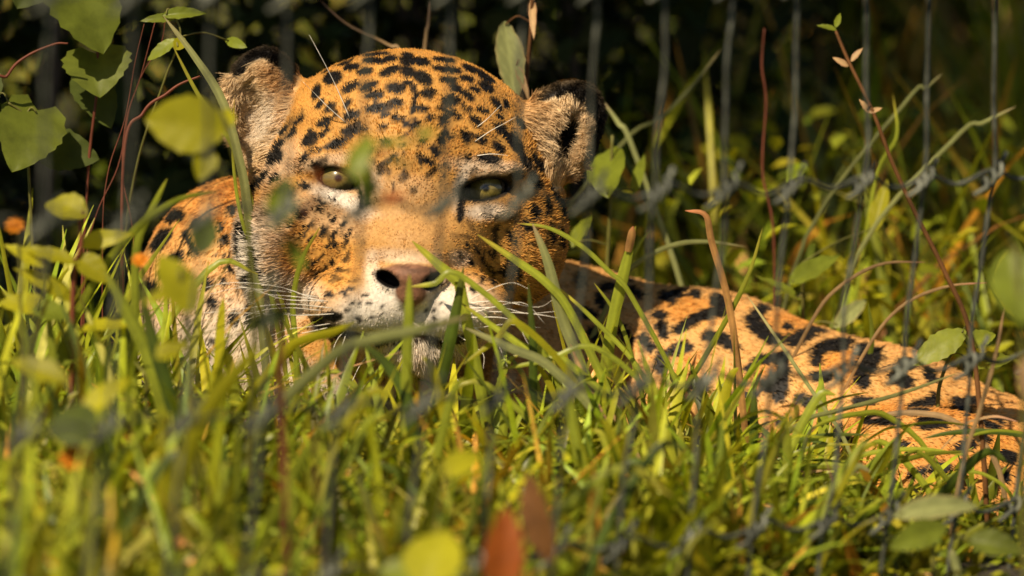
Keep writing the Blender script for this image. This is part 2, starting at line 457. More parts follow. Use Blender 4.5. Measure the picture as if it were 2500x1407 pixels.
def el2(x, y, s, soft=.22):
    cx, cy_, a, b, g = s
    ca, sa = math.cos(R(g)), math.sin(R(g))
    dx, dy = x - cx, y - cy_
    r = np.sqrt(((dx * ca + dy * sa) / a) ** 2 + ((-dx * sa + dy * ca) / b) ** 2)
    return 1 - sstep(1 - soft, 1 + soft, r)
def seg2(x, y, pl, hw):
    d = np.full(x.shape, 1e9, x.dtype)
    for (ax, ay), (bx, by) in zip(pl[:-1], pl[1:]):
        vx, vy = bx - ax, by - ay
        t = np.clip(((x - ax) * vx + (y - ay) * vy) / (vx * vx + vy * vy + 1e-9), 0, 1)
        d = np.minimum(d, np.hypot(x - ax - t * vx, y - ay - t * vy))
    return d
def vnoise(P, sc, seed=0):
    """cheap 3-D value noise in 0..1"""
    q = P / sc + seed * 17.31
    i = np.floor(q).astype(np.int64); f = q - i; f = f * f * (3 - 2 * f)
    def hsh(a): 
        h = (a[:, 0] * 73856093) ^ (a[:, 1] * 19349663) ^ (a[:, 2] * 83492791) ^ (seed * 2654435761)
        h = (h ^ (h >> 13)) * 1274126177
        return ((h ^ (h >> 16)) & 0xffff) / 65535.0
    o = 0
    for a in (0, 1):
        for b in (0, 1):
            for c in (0, 1):
                wgt = (f[:, 0] if a else 1 - f[:, 0]) * (f[:, 1] if b else 1 - f[:, 1]) * (f[:, 2] if c else 1 - f[:, 2])
                o = o + wgt * hsh(i + np.array([a, b, c]))
    return o

ORANGE = np.array([.57, .290, .066]); TAN = np.array([.65, .365, .120]); DEEP = np.array([.60, .265, .050])
WHITE = np.array([.80, .72, .61]); CREAM = np.array([.78, .58, .34]); BLACK = np.array([.007, .0055, .0045]); SKIN = np.array([.24, .115, .065])
# random marks for the sides the lens does not see
_far = RNG.choice(len(JV), 900)
FARC = []
for i in _far:
    if all(np.sum((JV[i] - JV[j]) ** 2) > 95 ** 2 for j in FARC): FARC.append(i)

def coat(P, Nn, jit=True):
    """colour of the coat, bare-skin mask and hair length at surface points (photo space)"""
    wob = np.stack([vnoise(P, 9, 1), vnoise(P, 9, 2)], 1) - .5
    wk = 3.0 + 6.0 * (P[:, 0] > 1480)
    x = P[:, 0] + wob[:, 0] * wk; y = P[:, 1] + wob[:, 1] * wk; w = P[:, 2]
    n = len(P)
    hd = ell(P.astype(np.float32), (986, 515, 60), (408, 425, 500))
    ishead = (1 - sstep(-10, 40, hd)) 
    ear = np.maximum(el2(P[:, 0], P[:, 1], (655, 255, 112, 165, -8)) * (1 - sstep(690, 720, P[:, 0] + .35 * (P[:, 1] - 260))),
                     el2(P[:, 0], P[:, 1], (1372, 320, 108, 150, 32)) * sstep(1262, 1300, P[:, 0] - .30 * (P[:, 1] - 300)))
    ear = ear * (w < 40)
    ishead = np.maximum(ishead, ear > .3)
    c = TAN[None] * (1 - ishead[:, None]) + ORANGE[None] * ishead[:, None]
    body = 1 - ishead
    mixin = lambda c, t, m: c * (1 - m[:, None]) + np.asarray(t)[None] * m[:, None]
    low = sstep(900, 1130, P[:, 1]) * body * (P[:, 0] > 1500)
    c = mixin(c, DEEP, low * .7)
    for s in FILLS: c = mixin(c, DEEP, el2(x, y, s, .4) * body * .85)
    nz = vnoise(P, 60, 3)
    c = c * (0.85 + .3 * nz)[:, None]
    # shoulder and chest fade to pale
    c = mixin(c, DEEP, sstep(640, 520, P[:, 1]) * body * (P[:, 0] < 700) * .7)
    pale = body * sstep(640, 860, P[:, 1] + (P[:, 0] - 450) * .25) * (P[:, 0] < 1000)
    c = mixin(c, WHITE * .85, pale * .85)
    # pale areas of the face
    fr = ishead * (1 - ear)
    for s, m in [((915, 782, 108, 62, 6), 1), ((1090, 772, 112, 80, 0), 1), ((952, 726, 46, 66, -38), 1), ((985, 626, 80, 18, 4), .55), ((908, 655, 18, 40, 0), .55), ((1120, 632, 26, 20, 0), .5),
                 ((838, 488, 82, 20, 22), .95), ((880, 520, 30, 18, 30), .6), ((1185, 518, 56, 20, 0), .7), ((1190, 410, 88, 20, 6), .5), ((1124, 462, 16, 52, 14), .75), ((790, 398, 74, 18, -12), .4),
                 ((900, 450, 34, 46, 0), .45), ((618, 650, 52, 120, -6), 1), ((690, 712, 90, 46, 10), .85), ((665, 560, 40, 70, 10), .45), ((640, 740, 90, 70, 0), 1), ((1025, 862, 130, 70, 0), .75), ((1000, 460, 60, 30, 0), .18),
                 ((680, 400, 70, 40, -50), .35), ((790, 520, 110, 40, 25), .25)]:
        c = mixin(c, WHITE, el2(x, y, s, .55) * fr * m)
    c = mixin(c, np.array([.50, .29, .115]), el2(x, y, (1008, 540, 110, 90, 0), .6) * fr * .7)
    # marks
    k = np.zeros(n)
    facing = sstep(-.05, .18, Nn[:, 2])
    for s in HEAD_SPOTS:
        near = (np.abs(x - s[0]) < 1.3 * (s[2] + s[3]) + 14) & (np.abs(y - s[1]) < 1.3 * (s[2] + s[3]) + 14)
        if near.any():
            sb = (s[0], s[1], s[2] * 1.06 + 1.2, s[3] * 1.06 + 1.2, s[4])
            k[near] = np.maximum(k[near], el2(x[near], y[near], sb, .16) * (fr * facing)[near])
    kb = np.zeros(n)
    for pl, hw in STROKES:
        hw = hw * 1.18 + 3.5
        xs = [a for a, _ in pl]; ys = [b for _, b in pl]
        near = (x > min(xs) - 2.2 * hw) & (x < max(xs) + 2.2 * hw) & (y > min(ys) - 2.2 * hw) & (y < max(ys) + 2.2 * hw)
        if near.any():
            kb[near] = np.maximum(kb[near], 1 - sstep(hw * .88, hw * 1.12, seg2(x[near], y[near], pl, hw)))
    k = np.maximum(k, kb * body * facing)
    # speckle between the eyes, down the cheeks and on the neck
    sp = vnoise(P * np.array([1, .6, 1]), 11, 5); sp2 = vnoise(P * np.array([1, .8, 1]), 17, 6)
    k = np.maximum(k, sstep(.68, .76, sp) * el2(x, y, (1000, 425, 130, 75, 0), .5) * fr * .85)
    k = np.maximum(k, sstep(.64, .74, sp2) * el2(x, y, (1225, 640, 120, 140, 0), .5) * fr * .9)
    sp3 = vnoise(P * np.array([.75, 1, 1]) + np.array([0, .5, 0]) * P[:, :1], 21, 9)
    k = np.maximum(k, sstep(.70, .76, sp3) * np.maximum(el2(x, y, (770, 590, 120, 120, 0), .4), el2(x, y, (985, 330, 290, 130, 0), .3)) * fr * .92)
    k = np.maximum(k, sstep(.70, .78, sp2) * el2(x, y, (800, 640, 90, 110, 0), .5) * fr * .7)
    k = np.maximum(k, sstep(.78, .86, sp2) * el2(x, y, (545, 560, 60, 200, 0), .5) * body)
    k = np.maximum(k, sstep(.74, .82, vnoise(P, 24, 8)) * pale * .9)
    hid = (1 - facing) * (1 - ear)
    if hid.max() > .02:
        m = np.where(hid > .02)[0]
        fc = JV[FARC]
        for s0 in range(0, len(m), 20000):
            mm = m[s0:s0 + 20000]
            d = np.sqrt(((P[mm][:, None] - fc[None]) ** 2).sum(2)).min(1) + (nz[mm] - .5) * 30
            k[mm] = np.maximum(k[mm], (1 - sstep(4, 9, np.abs(d - 24) - 4)) * hid[mm])
    c = mixin(c, BLACK, np.clip(k, 0, 1))
    # ears
    ce = CREAM * .95
    c = mixin(c, ce, ear * (Nn[:, 2] > -.1))
    c = mixin(c, np.array([.50, .27, .09]), el2(x, y, (700, 190, 40, 60, -30), .5) * ear * .7)
    c = mixin(c, np.array([.56, .33, .13]), el2(x, y, (1295, 265, 44, 44, 0), .6) * ear * .6)
    c = mixin(c, WHITE, el2(x, y, (660, 290, 40, 60, 30), .6) * ear * .6)
    c = mixin(c, np.array([.30, .19, .10]), el2(x, y, (598, 310, 30, 100, -6), .5) * ear * .35)
    eb = np.maximum(1 - sstep(17, 25, seg2(x, y, [(585, 165), (610, 132), (650, 118), (700, 150), (738, 196)], 20)),
                    1 - sstep(20, 28, seg2(x, y, [(1318, 226), (1385, 198), (1446, 228), (1484, 290), (1474, 360), (1446, 415)], 20)))
    eb = np.maximum(eb * (w < 0), (Nn[:, 2] < -.12) * 1.0)
    c = mixin(c, BLACK, np.clip(eb * ear, 0, 1))
    hole_shade = el2(x, y, (1382, 342, 33, 64, 16), .3) * ear
    c = mixin(c, BLACK, hole_shade)  # black paints the shade inside the right ear's opening
    # eyelids, tear lines, lips, nose
    bare = np.zeros(n)
    for key, e in EYES.items():
        q = (e['c'][0], e['c'][1], e['op'][0], e['op'][1], e['a'])
        rim = el2(x, y, (q[0], q[1], q[2] + (6 if key == 'l' else 13), q[3] + (5 if key == 'l' else 9), q[4]), .12) * fr
        c = mixin(c, BLACK * 1.5, rim); bare = np.maximum(bare, rim)
    tl = np.maximum(1 - sstep(6, 12, seg2(x, y, [(1136, 452), (1124, 500), (1122, 535)], 6)), 1 - sstep(4, 9, seg2(x, y, [(872, 455), (884, 480), (882, 505)], 5)))
    tl = np.maximum(tl, 1 - sstep(8, 16, seg2(x, y, [(1236, 440), (1262, 430)], 6)))
    c = mixin(c, BLACK * 1.5, tl * fr); 
    lip = np.minimum.reduce([seg2(x, y, [(790, 800), (850, 815), (930, 832), (1000, 815), (1006, 750)], 8), seg2(x, y, [(1006, 815), (1080, 834), (1170, 815)], 8)])
    c = mixin(c, np.array([.03, .016, .012]), (1 - sstep(5, 12, lip)) * fr)
    c = mixin(c, BLACK * 2, el2(x, y, (800, 806, 50, 20, 12), .4) * fr)
    nose = np.maximum(el2(x, y, (1002, 676, 84, 32, 2), .10), el2(x, y, (1004, 710, 40, 38, 0), .12)) * (w > 250)
    rimn = (1 - sstep(4, 8, seg2(x, y, [(916, 668), (936, 640), (970, 644), (1006, 662), (1050, 656), (1092, 648), (1110, 668)], 5))) * (w > 200)
    c = mixin(c, SKIN, nose); c = mixin(c, SKIN * .35, rimn * .7 * nose)
    c = mixin(c, np.array([.05, .02, .015]), el2(x, y, (1062, 690, 40, 28, 0), .5) * nose * .6)
    nst = np.maximum(el2(x, y, (945, 682, 36, 19, 30), .12), el2(x, y, (1060, 686, 34, 18, -30), .12)) * (w > 100)
    c = mixin(c, np.array([.004, .003, .003]), nst)  # darkness inside the nostrils is put into the colour
    bare = np.maximum(bare, nose)
    # hair length (photo px)
    L = 12 + 5 * body
    L = L + 20 * el2(x, y, (640, 640, 90, 160, 0), .6) * fr + 8 * (np.abs(P[:, 0] - 986) > 300) * fr
    L = L * (1 - .38 * el2(x, y, (1005, 560, 150, 130, 0), .6) * fr * .6) * (1 - .35 * el2(x, y, (1000, 750, 260, 80, 0), .5) * fr)
    L = L + 14 * el2(x, y, (1025, 870, 120, 50, 0), .5)
    L = np.where(ear > .4, 40, L)
    L = np.where((eb > .5) & (ear > .3), 16, L)
    return c, bare, L, ear, hole_shade, fr

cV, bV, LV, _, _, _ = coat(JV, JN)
JW = W(JV)

def mat_coat():
    N = NT('coat_skin')
    at = N.n('Attribute', attribute_name='col')
    tc = N.n('TexCoord'); no = N.n('TexNoise', Scale=420.0, Detail=3.0)
    N.l(tc.outputs['Object'], no.inputs['Vector'])
    pb = N.n('BsdfPrincipled', Roughness=0.6)
    pb.inputs['Specular IOR Level'].default_value = 0.25
    mx = N.n('MixRGB', blend_type='MULTIPLY', i0=0.5)
    N.l(at.outputs[0], mx.inputs[1]); N.l(ramp(N, no.outputs[0], [(.3, (.45, .42, .4)), (.7, (1.1, 1.1, 1.1))]), mx.inputs[2])
    N.l(mx.outputs[0], pb.inputs['Base Color'])
    bp = N.n('Bump', Strength=0.5, Distance=0.0008)
    N.l(no.outputs[0], bp.inputs['Height']); N.l(bp.outputs[0], pb.inputs['Normal'])
    N.l(pb.outputs[0], N.out.inputs[0])
    return N.m
def mat_fur():
    N = NT('fur')
    at = N.n('Attribute', attribute_name='col')
    hi = N.n('HairInfo')
    rr = N.n('MapRange'); rr.inputs[3].default_value = .78; rr.inputs[4].default_value = 1.22
    N.l(hi.outputs['Random'], rr.inputs[0])
    hs = N.n('HueSaturation'); N.l(at.outputs[0], hs.inputs['Color']); N.l(rr.outputs[0], hs.inputs['Value'])
    d = N.n('BsdfDiffuse'); N.l(hs.outputs[0], d.inputs[0])
    t = N.n('BsdfTranslucent'); N.l(hs.outputs[0], t.inputs[0])
    m1 = N.n('MixShader', i0=.30); N.l(d.outputs[0], m1.inputs[1]); N.l(t.outputs[0], m1.inputs[2])
    g = N.n('BsdfGlossy', Roughness=.42); g.inputs[0].default_value = (1, .93, .82, 1)
    m2 = N.n('MixShader', i0=.014); N.l(m1.outputs[0], m2.inputs[1]); N.l(g.outputs[0], m2.inputs[2])
    N.l(m2.outputs[0], N.out.inputs[0])
    return N.m
M_COAT, M_FUR = mat_coat(), mat_fur()

base = W((1250, 1220, -300)); base[2] = 0
jag = empty('jaguar', base)
tag(jag, 'spotted orange and black jaguar lying in the grass, staring with raised head', 'jaguar')
JQ = JQ[:, ::-1]
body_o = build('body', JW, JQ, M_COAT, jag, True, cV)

# ---- fur as real strands
def make_fur(name, sel, count, parent, rad=1.0, lenk=1.0, seed=1):
    rng = np.random.default_rng(seed)
    T = np.concatenate([JQ[:, [0, 1, 2]], JQ[:, [0, 2, 3]]])
    cen = JV[T].mean(1); nn = JN[T].mean(1)
    T = T[sel(cen, nn)]
    a, b, c = JV[T[:, 0]], JV[T[:, 1]], JV[T[:, 2]]
    ar = np.linalg.norm(np.cross(b - a, c - a), axis=1)
    pick = rng.choice(len(T), count, p=ar / ar.sum())
    r1, r2 = rng.random(count), rng.random(count)
    f = r1 + r2 > 1; r1[f] = 1 - r1[f]; r2[f] = 1 - r2[f]
    P = a[pick] + r1[:, None] * (b - a)[pick] + r2[:, None] * (c - a)[pick]
    Nn = JN[T[pick]].mean(1); Nn /= np.linalg.norm(Nn, axis=1)[:, None] + 1e-9
    cc, bare, L, ear, hole_shade, fr = coat(P, Nn)
    keep = (bare < .4) & (rng.random(count) > hole_shade * .95)
    P, Nn, cc, L, ear, fr = P[keep], Nn[keep], cc[keep], L[keep], ear[keep], fr[keep]
    n = len(P)
    x, y = P[:, 0], P[:, 1]
    # lie of the hair: back from the nose over the head, along and down the body
    fx = (x - 1005) * 1.0; fy = (y - 640) * 1.0; fw = -180 - 0 * x
    below = y > 700
    fy = np.where(below, np.abs(fy) * .9 + 40, fy); 
    f_head = np.stack([fx, fy, fw * .6], 1); f_head /= np.linalg.norm(f_head, axis=1)[:, None]
    f_body = np.stack([np.where(x > 900, .85, -.45), np.full(n, .45), np.full(n, .1)], 1)
    earL = (ear > .4) & (x < 900); earR = (ear > .4) & (x > 900)
    fl = f_head * fr[:, None] + f_body * (1 - fr[:, None])
    fl[earL] = np.stack([-(x[earL] - 560) * .9 - 20, -(y[earL] - 300) * .35 + 14, np.full(earL.sum(), 20.)], 1)
    fl[earR] = np.stack([(1395 - x[earR]) * .9, (340 - y[earR]) * .5 , np.full(earR.sum(), 26.)], 1)
    fl /= np.linalg.norm(fl, axis=1)[:, None] + 1e-9
    fl = fl - (fl * Nn).sum(1)[:, None] * Nn
    fl /= np.linalg.norm(fl, axis=1)[:, None] + 1e-6
    clump = np.stack([vnoise(P, 16, 21), vnoise(P, 16, 22), vnoise(P, 16, 23)], 1) - .5
    jit = rng.normal(0, .12, (n, 3)) + clump * np.where(ear > .4, .9, .30)[:, None]
    lift = np.where(ear > .4, .7, .24)[:, None]
    d0 = fl + Nn * lift * 1.2 + jit; d0 /= np.linalg.norm(d0, axis=1)[:, None]
    d1 = fl + Nn * lift * .35 + jit * 1.6; d1 /= np.linalg.norm(d1, axis=1)[:, None]
    L = L * lenk * rng.uniform(.65, 1.15, n)
    K = 4
    pts = np.empty((n, K, 3)); pts[:, 0] = P - Nn * 2
    for k in range(1, K):
        t = k / (K - 1)
        dd = d0 * (1 - t) + d1 * t
        pts[:, k] = pts[:, k - 1] + dd * (L / (K - 1))[:, None]
    pw = W(pts.reshape(-1, 3)) - parent_origin(parent)
    cu = bpy.data.hair_curves.new(name)
    cu.add_curves([K] * n)
    cu.attributes['position'].data.foreach_set('vector', pw.astype(np.float32).ravel())
    rr = np.array([1.0, .95, .7, .12]) * rad / S
    ra = cu.attributes.get('radius') or cu.attributes.new('radius', 'FLOAT', 'POINT')
    ra.data.foreach_set('value', np.tile(rr, n).astype(np.float32))
    tint = np.ones((n, 4), np.float32); tint[:, :3] = cc * rng.uniform(.68, 1.28, (n, 1))
    ca = cu.attributes.new('col', 'FLOAT_COLOR', 'CURVE')
    ca.data.foreach_set('color', tint.ravel())
    cu.materials.append(M_FUR)
    o = bpy.data.objects.new(name, cu); col.objects.link(o); o.parent = parent
    return o
def in_head(c, n): return (c[:, 0] > 540) & (c[:, 0] < 1490) & (c[:, 1] < 930) & (c[:, 2] > -260) & (n[:, 2] > -.45)
def in_body(c, n): return ~((c[:, 0] > 540) & (c[:, 0] < 1490) & (c[:, 1] < 930) & (c[:, 2] > -260)) & (n[:, 2] > -.45) & (c[:, 0] < 2950)
fh = make_fur('head_fur', in_head, 230000, jag, 1.15, 1.0, 3)
fb = make_fur('body_fur', in_body, 150000, jag, 1.5, 1.0, 4)
fh['kind'] = 'stuff'; fb['kind'] = 'stuff'

# ---- eyes
def mat_eye():
    N = NT('eye')
    at = N.n('Attribute', attribute_name='col')
    pb = N.n('BsdfPrincipled', Roughness=0.3)
    pb.inputs['Coat Weight'].default_value = 0.9; pb.inputs['Coat Roughness'].default_value = 0.06
    N.l(at.outputs[0], pb.inputs['Base Color']); N.l(pb.outputs[0], N.out.inputs[0])
    return N.m
M_EYE = mat_eye()
def make_eye(e):
    nu, nv = 40, 28
    V, F, Cc = [], [], []
    look = np.array([0.02, -.02, 1.0]); look /= np.linalg.norm(look)
    t1 = np.cross(look, [0, 1, 0]); t1 /= np.linalg.norm(t1); t2 = np.cross(look, t1)
    for j in range(nv):
        ph = (j + .001) / (nv - 1) * math.pi
        for i in range(nu):
            th = i / nu * 2 * math.pi
            dvec = look * math.cos(ph) + (t1 * math.cos(th) + t2 * math.sin(th)) * math.sin(ph)
            rr = e['r'] * (1 + .10 * max(0, 1 - (ph / .62) ** 2) ** 1.0)
            V.append(np.array([*e['c'], e['w'] - e['r'] - 10]) + dvec * rr)
            streak = .85 + .3 * math.sin(th * 23 + math.sin(th * 7) * 2) * .5
            if ph < .19: k = (.008, .007, .004)
            elif ph < .86: 
                s = (ph - .16) / .7
                k = np.array([.25, .195, .052]) * streak * (1 - .35 * s)
            elif ph < .95: k = (.012, .010, .006)
            else: k = (.10, .07, .05)
            Cc.append(k)
    for j in range(nv - 1):
        for i in range(nu):
            a, b = j * nu + i, j * nu + (i + 1) % nu
            F.append((a, a + nu, b + nu, b))
    return build('eye', W(np.array(V)), np.array(F), M_EYE, jag, True, np.array(Cc))
for e in EYES.values(): make_eye(e)

# ---- whiskers
def mat_plain(name, c, rough=.5, metal=0.0):
    N = NT(name)
    tc = N.n('TexCoord'); no = N.n('TexNoise', Scale=90.0, Detail=3.0); N.l(tc.outputs['Object'], no.inputs['Vector'])
    pb = N.n('BsdfPrincipled', Roughness=rough, Metallic=metal)
    N.l(ramp(N, no.outputs[0], [(.3, tuple(v * .75 for v in c)), (.7, tuple(min(1, v * 1.15) for v in c))]), pb.inputs['Base Color'])
    N.l(pb.outputs[0], N.out.inputs[0])
    return N.m
M_WHISK = mat_plain('whisker', (.85, .80, .70), .35)
WH = [[(800,735),(690,730),(600,702),(500,720)],[(792,740),(680,700),(560,690),(470,712)],[(812,752),(700,742),(600,752),(500,764)],[(780,770),(690,765),(560,764),(495,763)],
 [(815,766),(730,770),(640,768),(560,800)],[(806,790),(760,797),(700,805),(640,830)],[(800,800),(745,812),(690,822),(640,860)],[(840,810),(826,825),(814,850),(810,880)],
 [(845,815),(836,840),(826,865),(812,905)],[(790,733),(720,724),(640,716),(580,690)],[(785,758),(700,751),(630,760),(560,790)],[(778,726),(700,712),(620,705),(540,690)],
 [(905,860),(880,890),(860,930),(850,950)],[(930,890),(900,930),(870,965),(850,990)],[(1140,740),(1220,735),(1310,750),(1350,732)],[(1145,752),(1230,752),(1290,765),(1390,756)],
 [(1150,765),(1210,748),(1280,740),(1330,790)],[(1150,775),(1220,775),(1260,790),(1290,840)],[(1140,790),(1190,820),(1220,850),(1240,900)],[(1140,800),(1170,800),(1230,792),(1320,800)],
 [(1130,740),(1200,705),(1250,690),(1290,705)],[(1120,820),(1150,840),(1180,865),(1180,900)],[(1085,900),(1110,920),(1130,940),(1150,960)],[(1150,760),(1240,762),(1330,770),(1420,790)],
 [(855,290),(820,210),(790,150),(755,85)],[(845,300),(800,260),(770,230),(740,200)],[(1160,345),(1200,318),(1230,302),(1260,285)],[(1165,310),(1190,290),(1210,270),(1225,255)],[(1165,380),(1195,376),(1220,377),(1240,380)]]
rw = np.random.default_rng(5)
for pl in WH:
    x0, y0 = pl[0]
    w0 = front_depth(x0, y0, sdf_core) + 2
    out = 1 if y0 > 600 else .7
    P = [(x, y, w0 + out * (i * 16 + i * i * rw.uniform(-3, 6))) for i, (x, y) in enumerate(pl)]
    Q = smooth_path(W(np.array(P)), 14)
    V, F = tube(Q, np.linspace(1.15, .3, 14) / S, 5)
    build('whisker', V, F, M_WHISK, jag)
# ------------------------------------------------------------------ wire fence, running obliquely past the lens
def mat_wire(name, k):
    N = NT(name)
    tc = N.n('TexCoord'); no = N.n('TexNoise', Scale=70.0, Detail=5.0); N.l(tc.outputs['Object'], no.inputs['Vector'])
    pb = N.n('BsdfPrincipled', Metallic=.05); pb.inputs['Specular IOR Level'].default_value = .22
    N.l(ramp(N, no.outputs[0], [(.35, tuple(k * v for v in (.024, .026, .020))), (.55, tuple(k * v for v in (.060, .064, .050))), (.72, tuple(k * v for v in (.13, .135, .105)))]), pb.inputs['Base Color'])
    N.l(ramp(N, no.outputs[0], [(.3, (.75,) * 3), (.7, (.5,) * 3)]), pb.inputs['Roughness'])
    N.l(pb.outputs[0], N.out.inputs[0])
    return N.m
M_WIRE = mat_wire('galvanised_wire', 1.15); M_KNOT = mat_wire('galvanised_knot', 1.9)
def on_depth(px, dist): return W((px, 703, (D - dist) * S))
FA, FB = on_depth(0, 3.81), on_depth(2500, 4.42)
FA[2] = FB[2] = 0
fdir = (FB - FA) / np.linalg.norm(FB - FA)
fnor = np.array([fdir[1], -fdir[0], 0])
def z_at(px, py, dist): return W((px, py, (D - dist) * S))[2]
zr1, zr2, zr3 = z_at(2500, 425, 4.42), z_at(2500, 872, 4.42), z_at(2500, 1232, 4.42)
zl1, zl2, zl3 = z_at(0, 545, 3.81), z_at(0, 1068, 3.81), z_at(0, 1500, 3.81)
FL = np.linalg.norm(FB - FA)
rise1 = lambda s: zl1 + (zr1 - zl1) * s / FL
rise2 = lambda s: zl2 + (zr2 - zl2) * s / FL
rise3 = lambda s: zl3 + (zr3 - zl3) * s / FL
step_z = (zr1 - zr2) * 1.08
ROWS = [lambda s: rise3(s) , lambda s: rise2(s), lambda s: rise1(s), lambda s: rise1(s) + step_z, lambda s: rise1(s) + 2 * step_z]
SP = 0.0588
s0 = FL - 0.034                      # along-fence place of the wire seen near the edge of the picture
lean = 0.065
fence = empty('wire_fence', (FA + FB) / 2)
tag(fence, 'grey woven wire mesh fence with twisted knots standing across the grass', 'fence')
rf = np.random.default_rng(21)
def fpos(s, z, off=0.0):
    dz = z - rise1(s)
    return FA + fdir * (s + dz * (.045 if dz > 0 else .15)) + fnor * off + np.array([0, 0, z])
def column(s):
    q = fpos(s, rise1(s)) - CAM
    return 1250 + (q @ RIGHT) / (q @ FWD) * D * S
_ss = np.linspace(-.9, FL + .8, 600); _cx = np.array([column(s) for s in _ss])
STAYS = [2420, 2255, 2105, 1930, 1770, 1605, 1440, 1265, 1085, 885, 690, 500, 310, 108]
STAYS = [float(np.interp(x, _cx, _ss)) for x in STAYS]
STAYS += [STAYS[0] + SP * k for k in range(1, 9)] + [STAYS[-1] - SP * k for k in range(1, 8)]
WIRES = []
for s in STAYS:
    ztop = rise1(s) + 2.4 * step_z
    n = 40
    zz_ = np.linspace(-.03, ztop, n)
    ph = rf.uniform(0, 6); am = rf.uniform(.0006, .0018)
    P = np.array([fpos(s + am * math.sin(z * 38 + ph) + am * .6 * math.sin(z * 90 + ph * 2), z, am * math.cos(z * 30 + ph)) for z in zz_])
    V, F = tube(P, .00138, 7)
    wo = build('vertical_wire', V, F, M_WIRE, fence)
    WIRES.append((s, wo))
smin_, smax_ = min(s for s, _ in WIRES) - .03, max(s for s, _ in WIRES) + .03
for ri, row in enumerate(ROWS):
    n = 420
    ss = np.linspace(smin_, smax_, n)
    ph = rf.uniform(0, 6)
    # crimped line wire: dips between the stays
    P = np.array([fpos(s, row(s) + .0036 * math.sin((s - s0) / SP * 2 * math.pi + 1.2) + .0012 * math.sin(s * 41 + ph), -.0024 + .0014 * math.cos((s - s0) / SP * 2 * math.pi)) for s in ss])
    V, F = tube(P, .00150, 6)
    build('horizontal_wire', V, F, M_WIRE, fence)
    for s, wo in WIRES:
        z = row(s)
        # a wrapped hinge knot: one wire coiled twice round the crossing with a tail bent up
        t = np.linspace(0, 1, 30)
        turns = 2.3
        sgn = 1
        a0 = rf.uniform(-.5, .5)
        u = (t - .5) * .0115
        rr = .0026
        K = np.stack([u * .9, np.cos(t * turns * 2 * math.pi + a0) * rr, np.sin(t * turns * 2 * math.pi + a0) * rr + u * .62 * sgn], 1)
        tail = np.array([[.0085, -.0012, .0062 * sgn], [.0100, -.0004, .0105 * sgn]])
        K = np.vstack([[[-.0105, 0, -.0070 * sgn]], K, tail]) * rf.uniform(1.2, 1.5)
        P = np.array([fpos(s + q[0] , z + q[2], q[1]) for q in K])
        V, F = tube(P, .00150, 6)
        build('knot', V, F, M_KNOT, wo)
# ------------------------------------------------------------------ plants
M_GRASS = mat_leaf('grass', (.330, .350, .020), .30, .30, .38, attr=True)
M_BLADE = mat_leaf('grass_blade', (.290, .330, .030), .25, .36, .36, attr=True)
M_PALE = mat_leaf('pale_blade', (.31, .33, .12), .2, .35, .42, attr=True)  # pale green; on some blades it paints in the lit look
M_DARK = mat_leaf('dark_blade', (.070, .105, .012), .3, .30, .40, attr=True)  # dark green that also paints shade onto some blades
M_DRY = mat_leaf('dry_blade', (.36, .185, .055), .45, .25, .6, attr=True)
M_STRAW = mat_leaf('straw', (.40, .26, .12), .3, .25, .5, attr=True)
M_LEAF = mat_leaf('broad_leaf', (.215, .260, .026), .25, .48, .40)
M_MLEAF = mat_leaf('vine_leaf_shade_tone', (.120, .145, .016), .3, .40, .50)  # leaf green dimmed, so the vine's shade sits in the colour
M_YLEAF = mat_leaf('yellow_leaf', (.42, .400, .016), .15, .52, .45)  # yellow leaves; on several weeds the yellow paints in sunlight
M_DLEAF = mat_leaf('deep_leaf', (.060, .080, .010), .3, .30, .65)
M_RED = mat_leaf('rust_leaf', (.42, .105, .014), .35, .40, .55)
M_BROWN = mat_leaf('brown_leaf', (.16, .07, .022), .4, .25, .7)
M_STEM = mat_leaf('stem', (.13, .125, .028), .3, .1, .5)
M_RSTEM = mat_leaf('red_stem', (.17, .050, .026), .3, .12, .5)
M_PETAL = mat_leaf('orange_petal', (.62, .22, .008), .2, .3, .6)

def blades(P, az, L, Wd, bend, twist, seg=5, lean0=None):
    """arrays of blade roots -> vertices, quads; each blade is a creased, tapering, arching strip"""
    n = len(P)
    t = np.linspace(0, 1, seg + 1)
    d = np.stack([np.cos(az), np.sin(az), np.zeros(n)], 1)
    side = np.stack([-np.sin(az + twist), np.cos(az + twist), np.zeros(n)], 1)
    lean0 = np.abs(bend) * .25 if lean0 is None else lean0
    V = np.empty((n, seg + 1, 3, 3))
    pos = P.copy(); prof = np.array([.75, 1, .95, .8, .55, .04])[:seg + 1] if seg == 5 else np.interp(t, [0, .2, .6, 1], [.75, 1, .75, .04])
    for k in range(seg + 1):
        a = lean0 + bend * t[k]
        dirv = d * np.sin(a)[:, None] + np.array([0, 0, 1.0]) * np.cos(a)[:, None]
        if k: pos = pos + dirv * (L / seg)[:, None]
        nrm = np.cross(side, dirv)
        w = (Wd * prof[k] * .5)[:, None]
        V[:, k, 0] = pos - side * w + nrm * w * .35
        V[:, k, 1] = pos
        V[:, k, 2] = pos + side * w + nrm * w * .35
    base = (np.arange(n) * (seg + 1) * 3)[:, None, None]
    q = []
    for k in range(seg):
        o = k * 3
        q.append([[o, o + 1, o + 4, o + 3], [o + 1, o + 2, o + 5, o + 4]])
    q = np.array(q).reshape(1, -1, 4)
    F = (base + q).reshape(-1, 4)
    return V.reshape(-1, 3), F

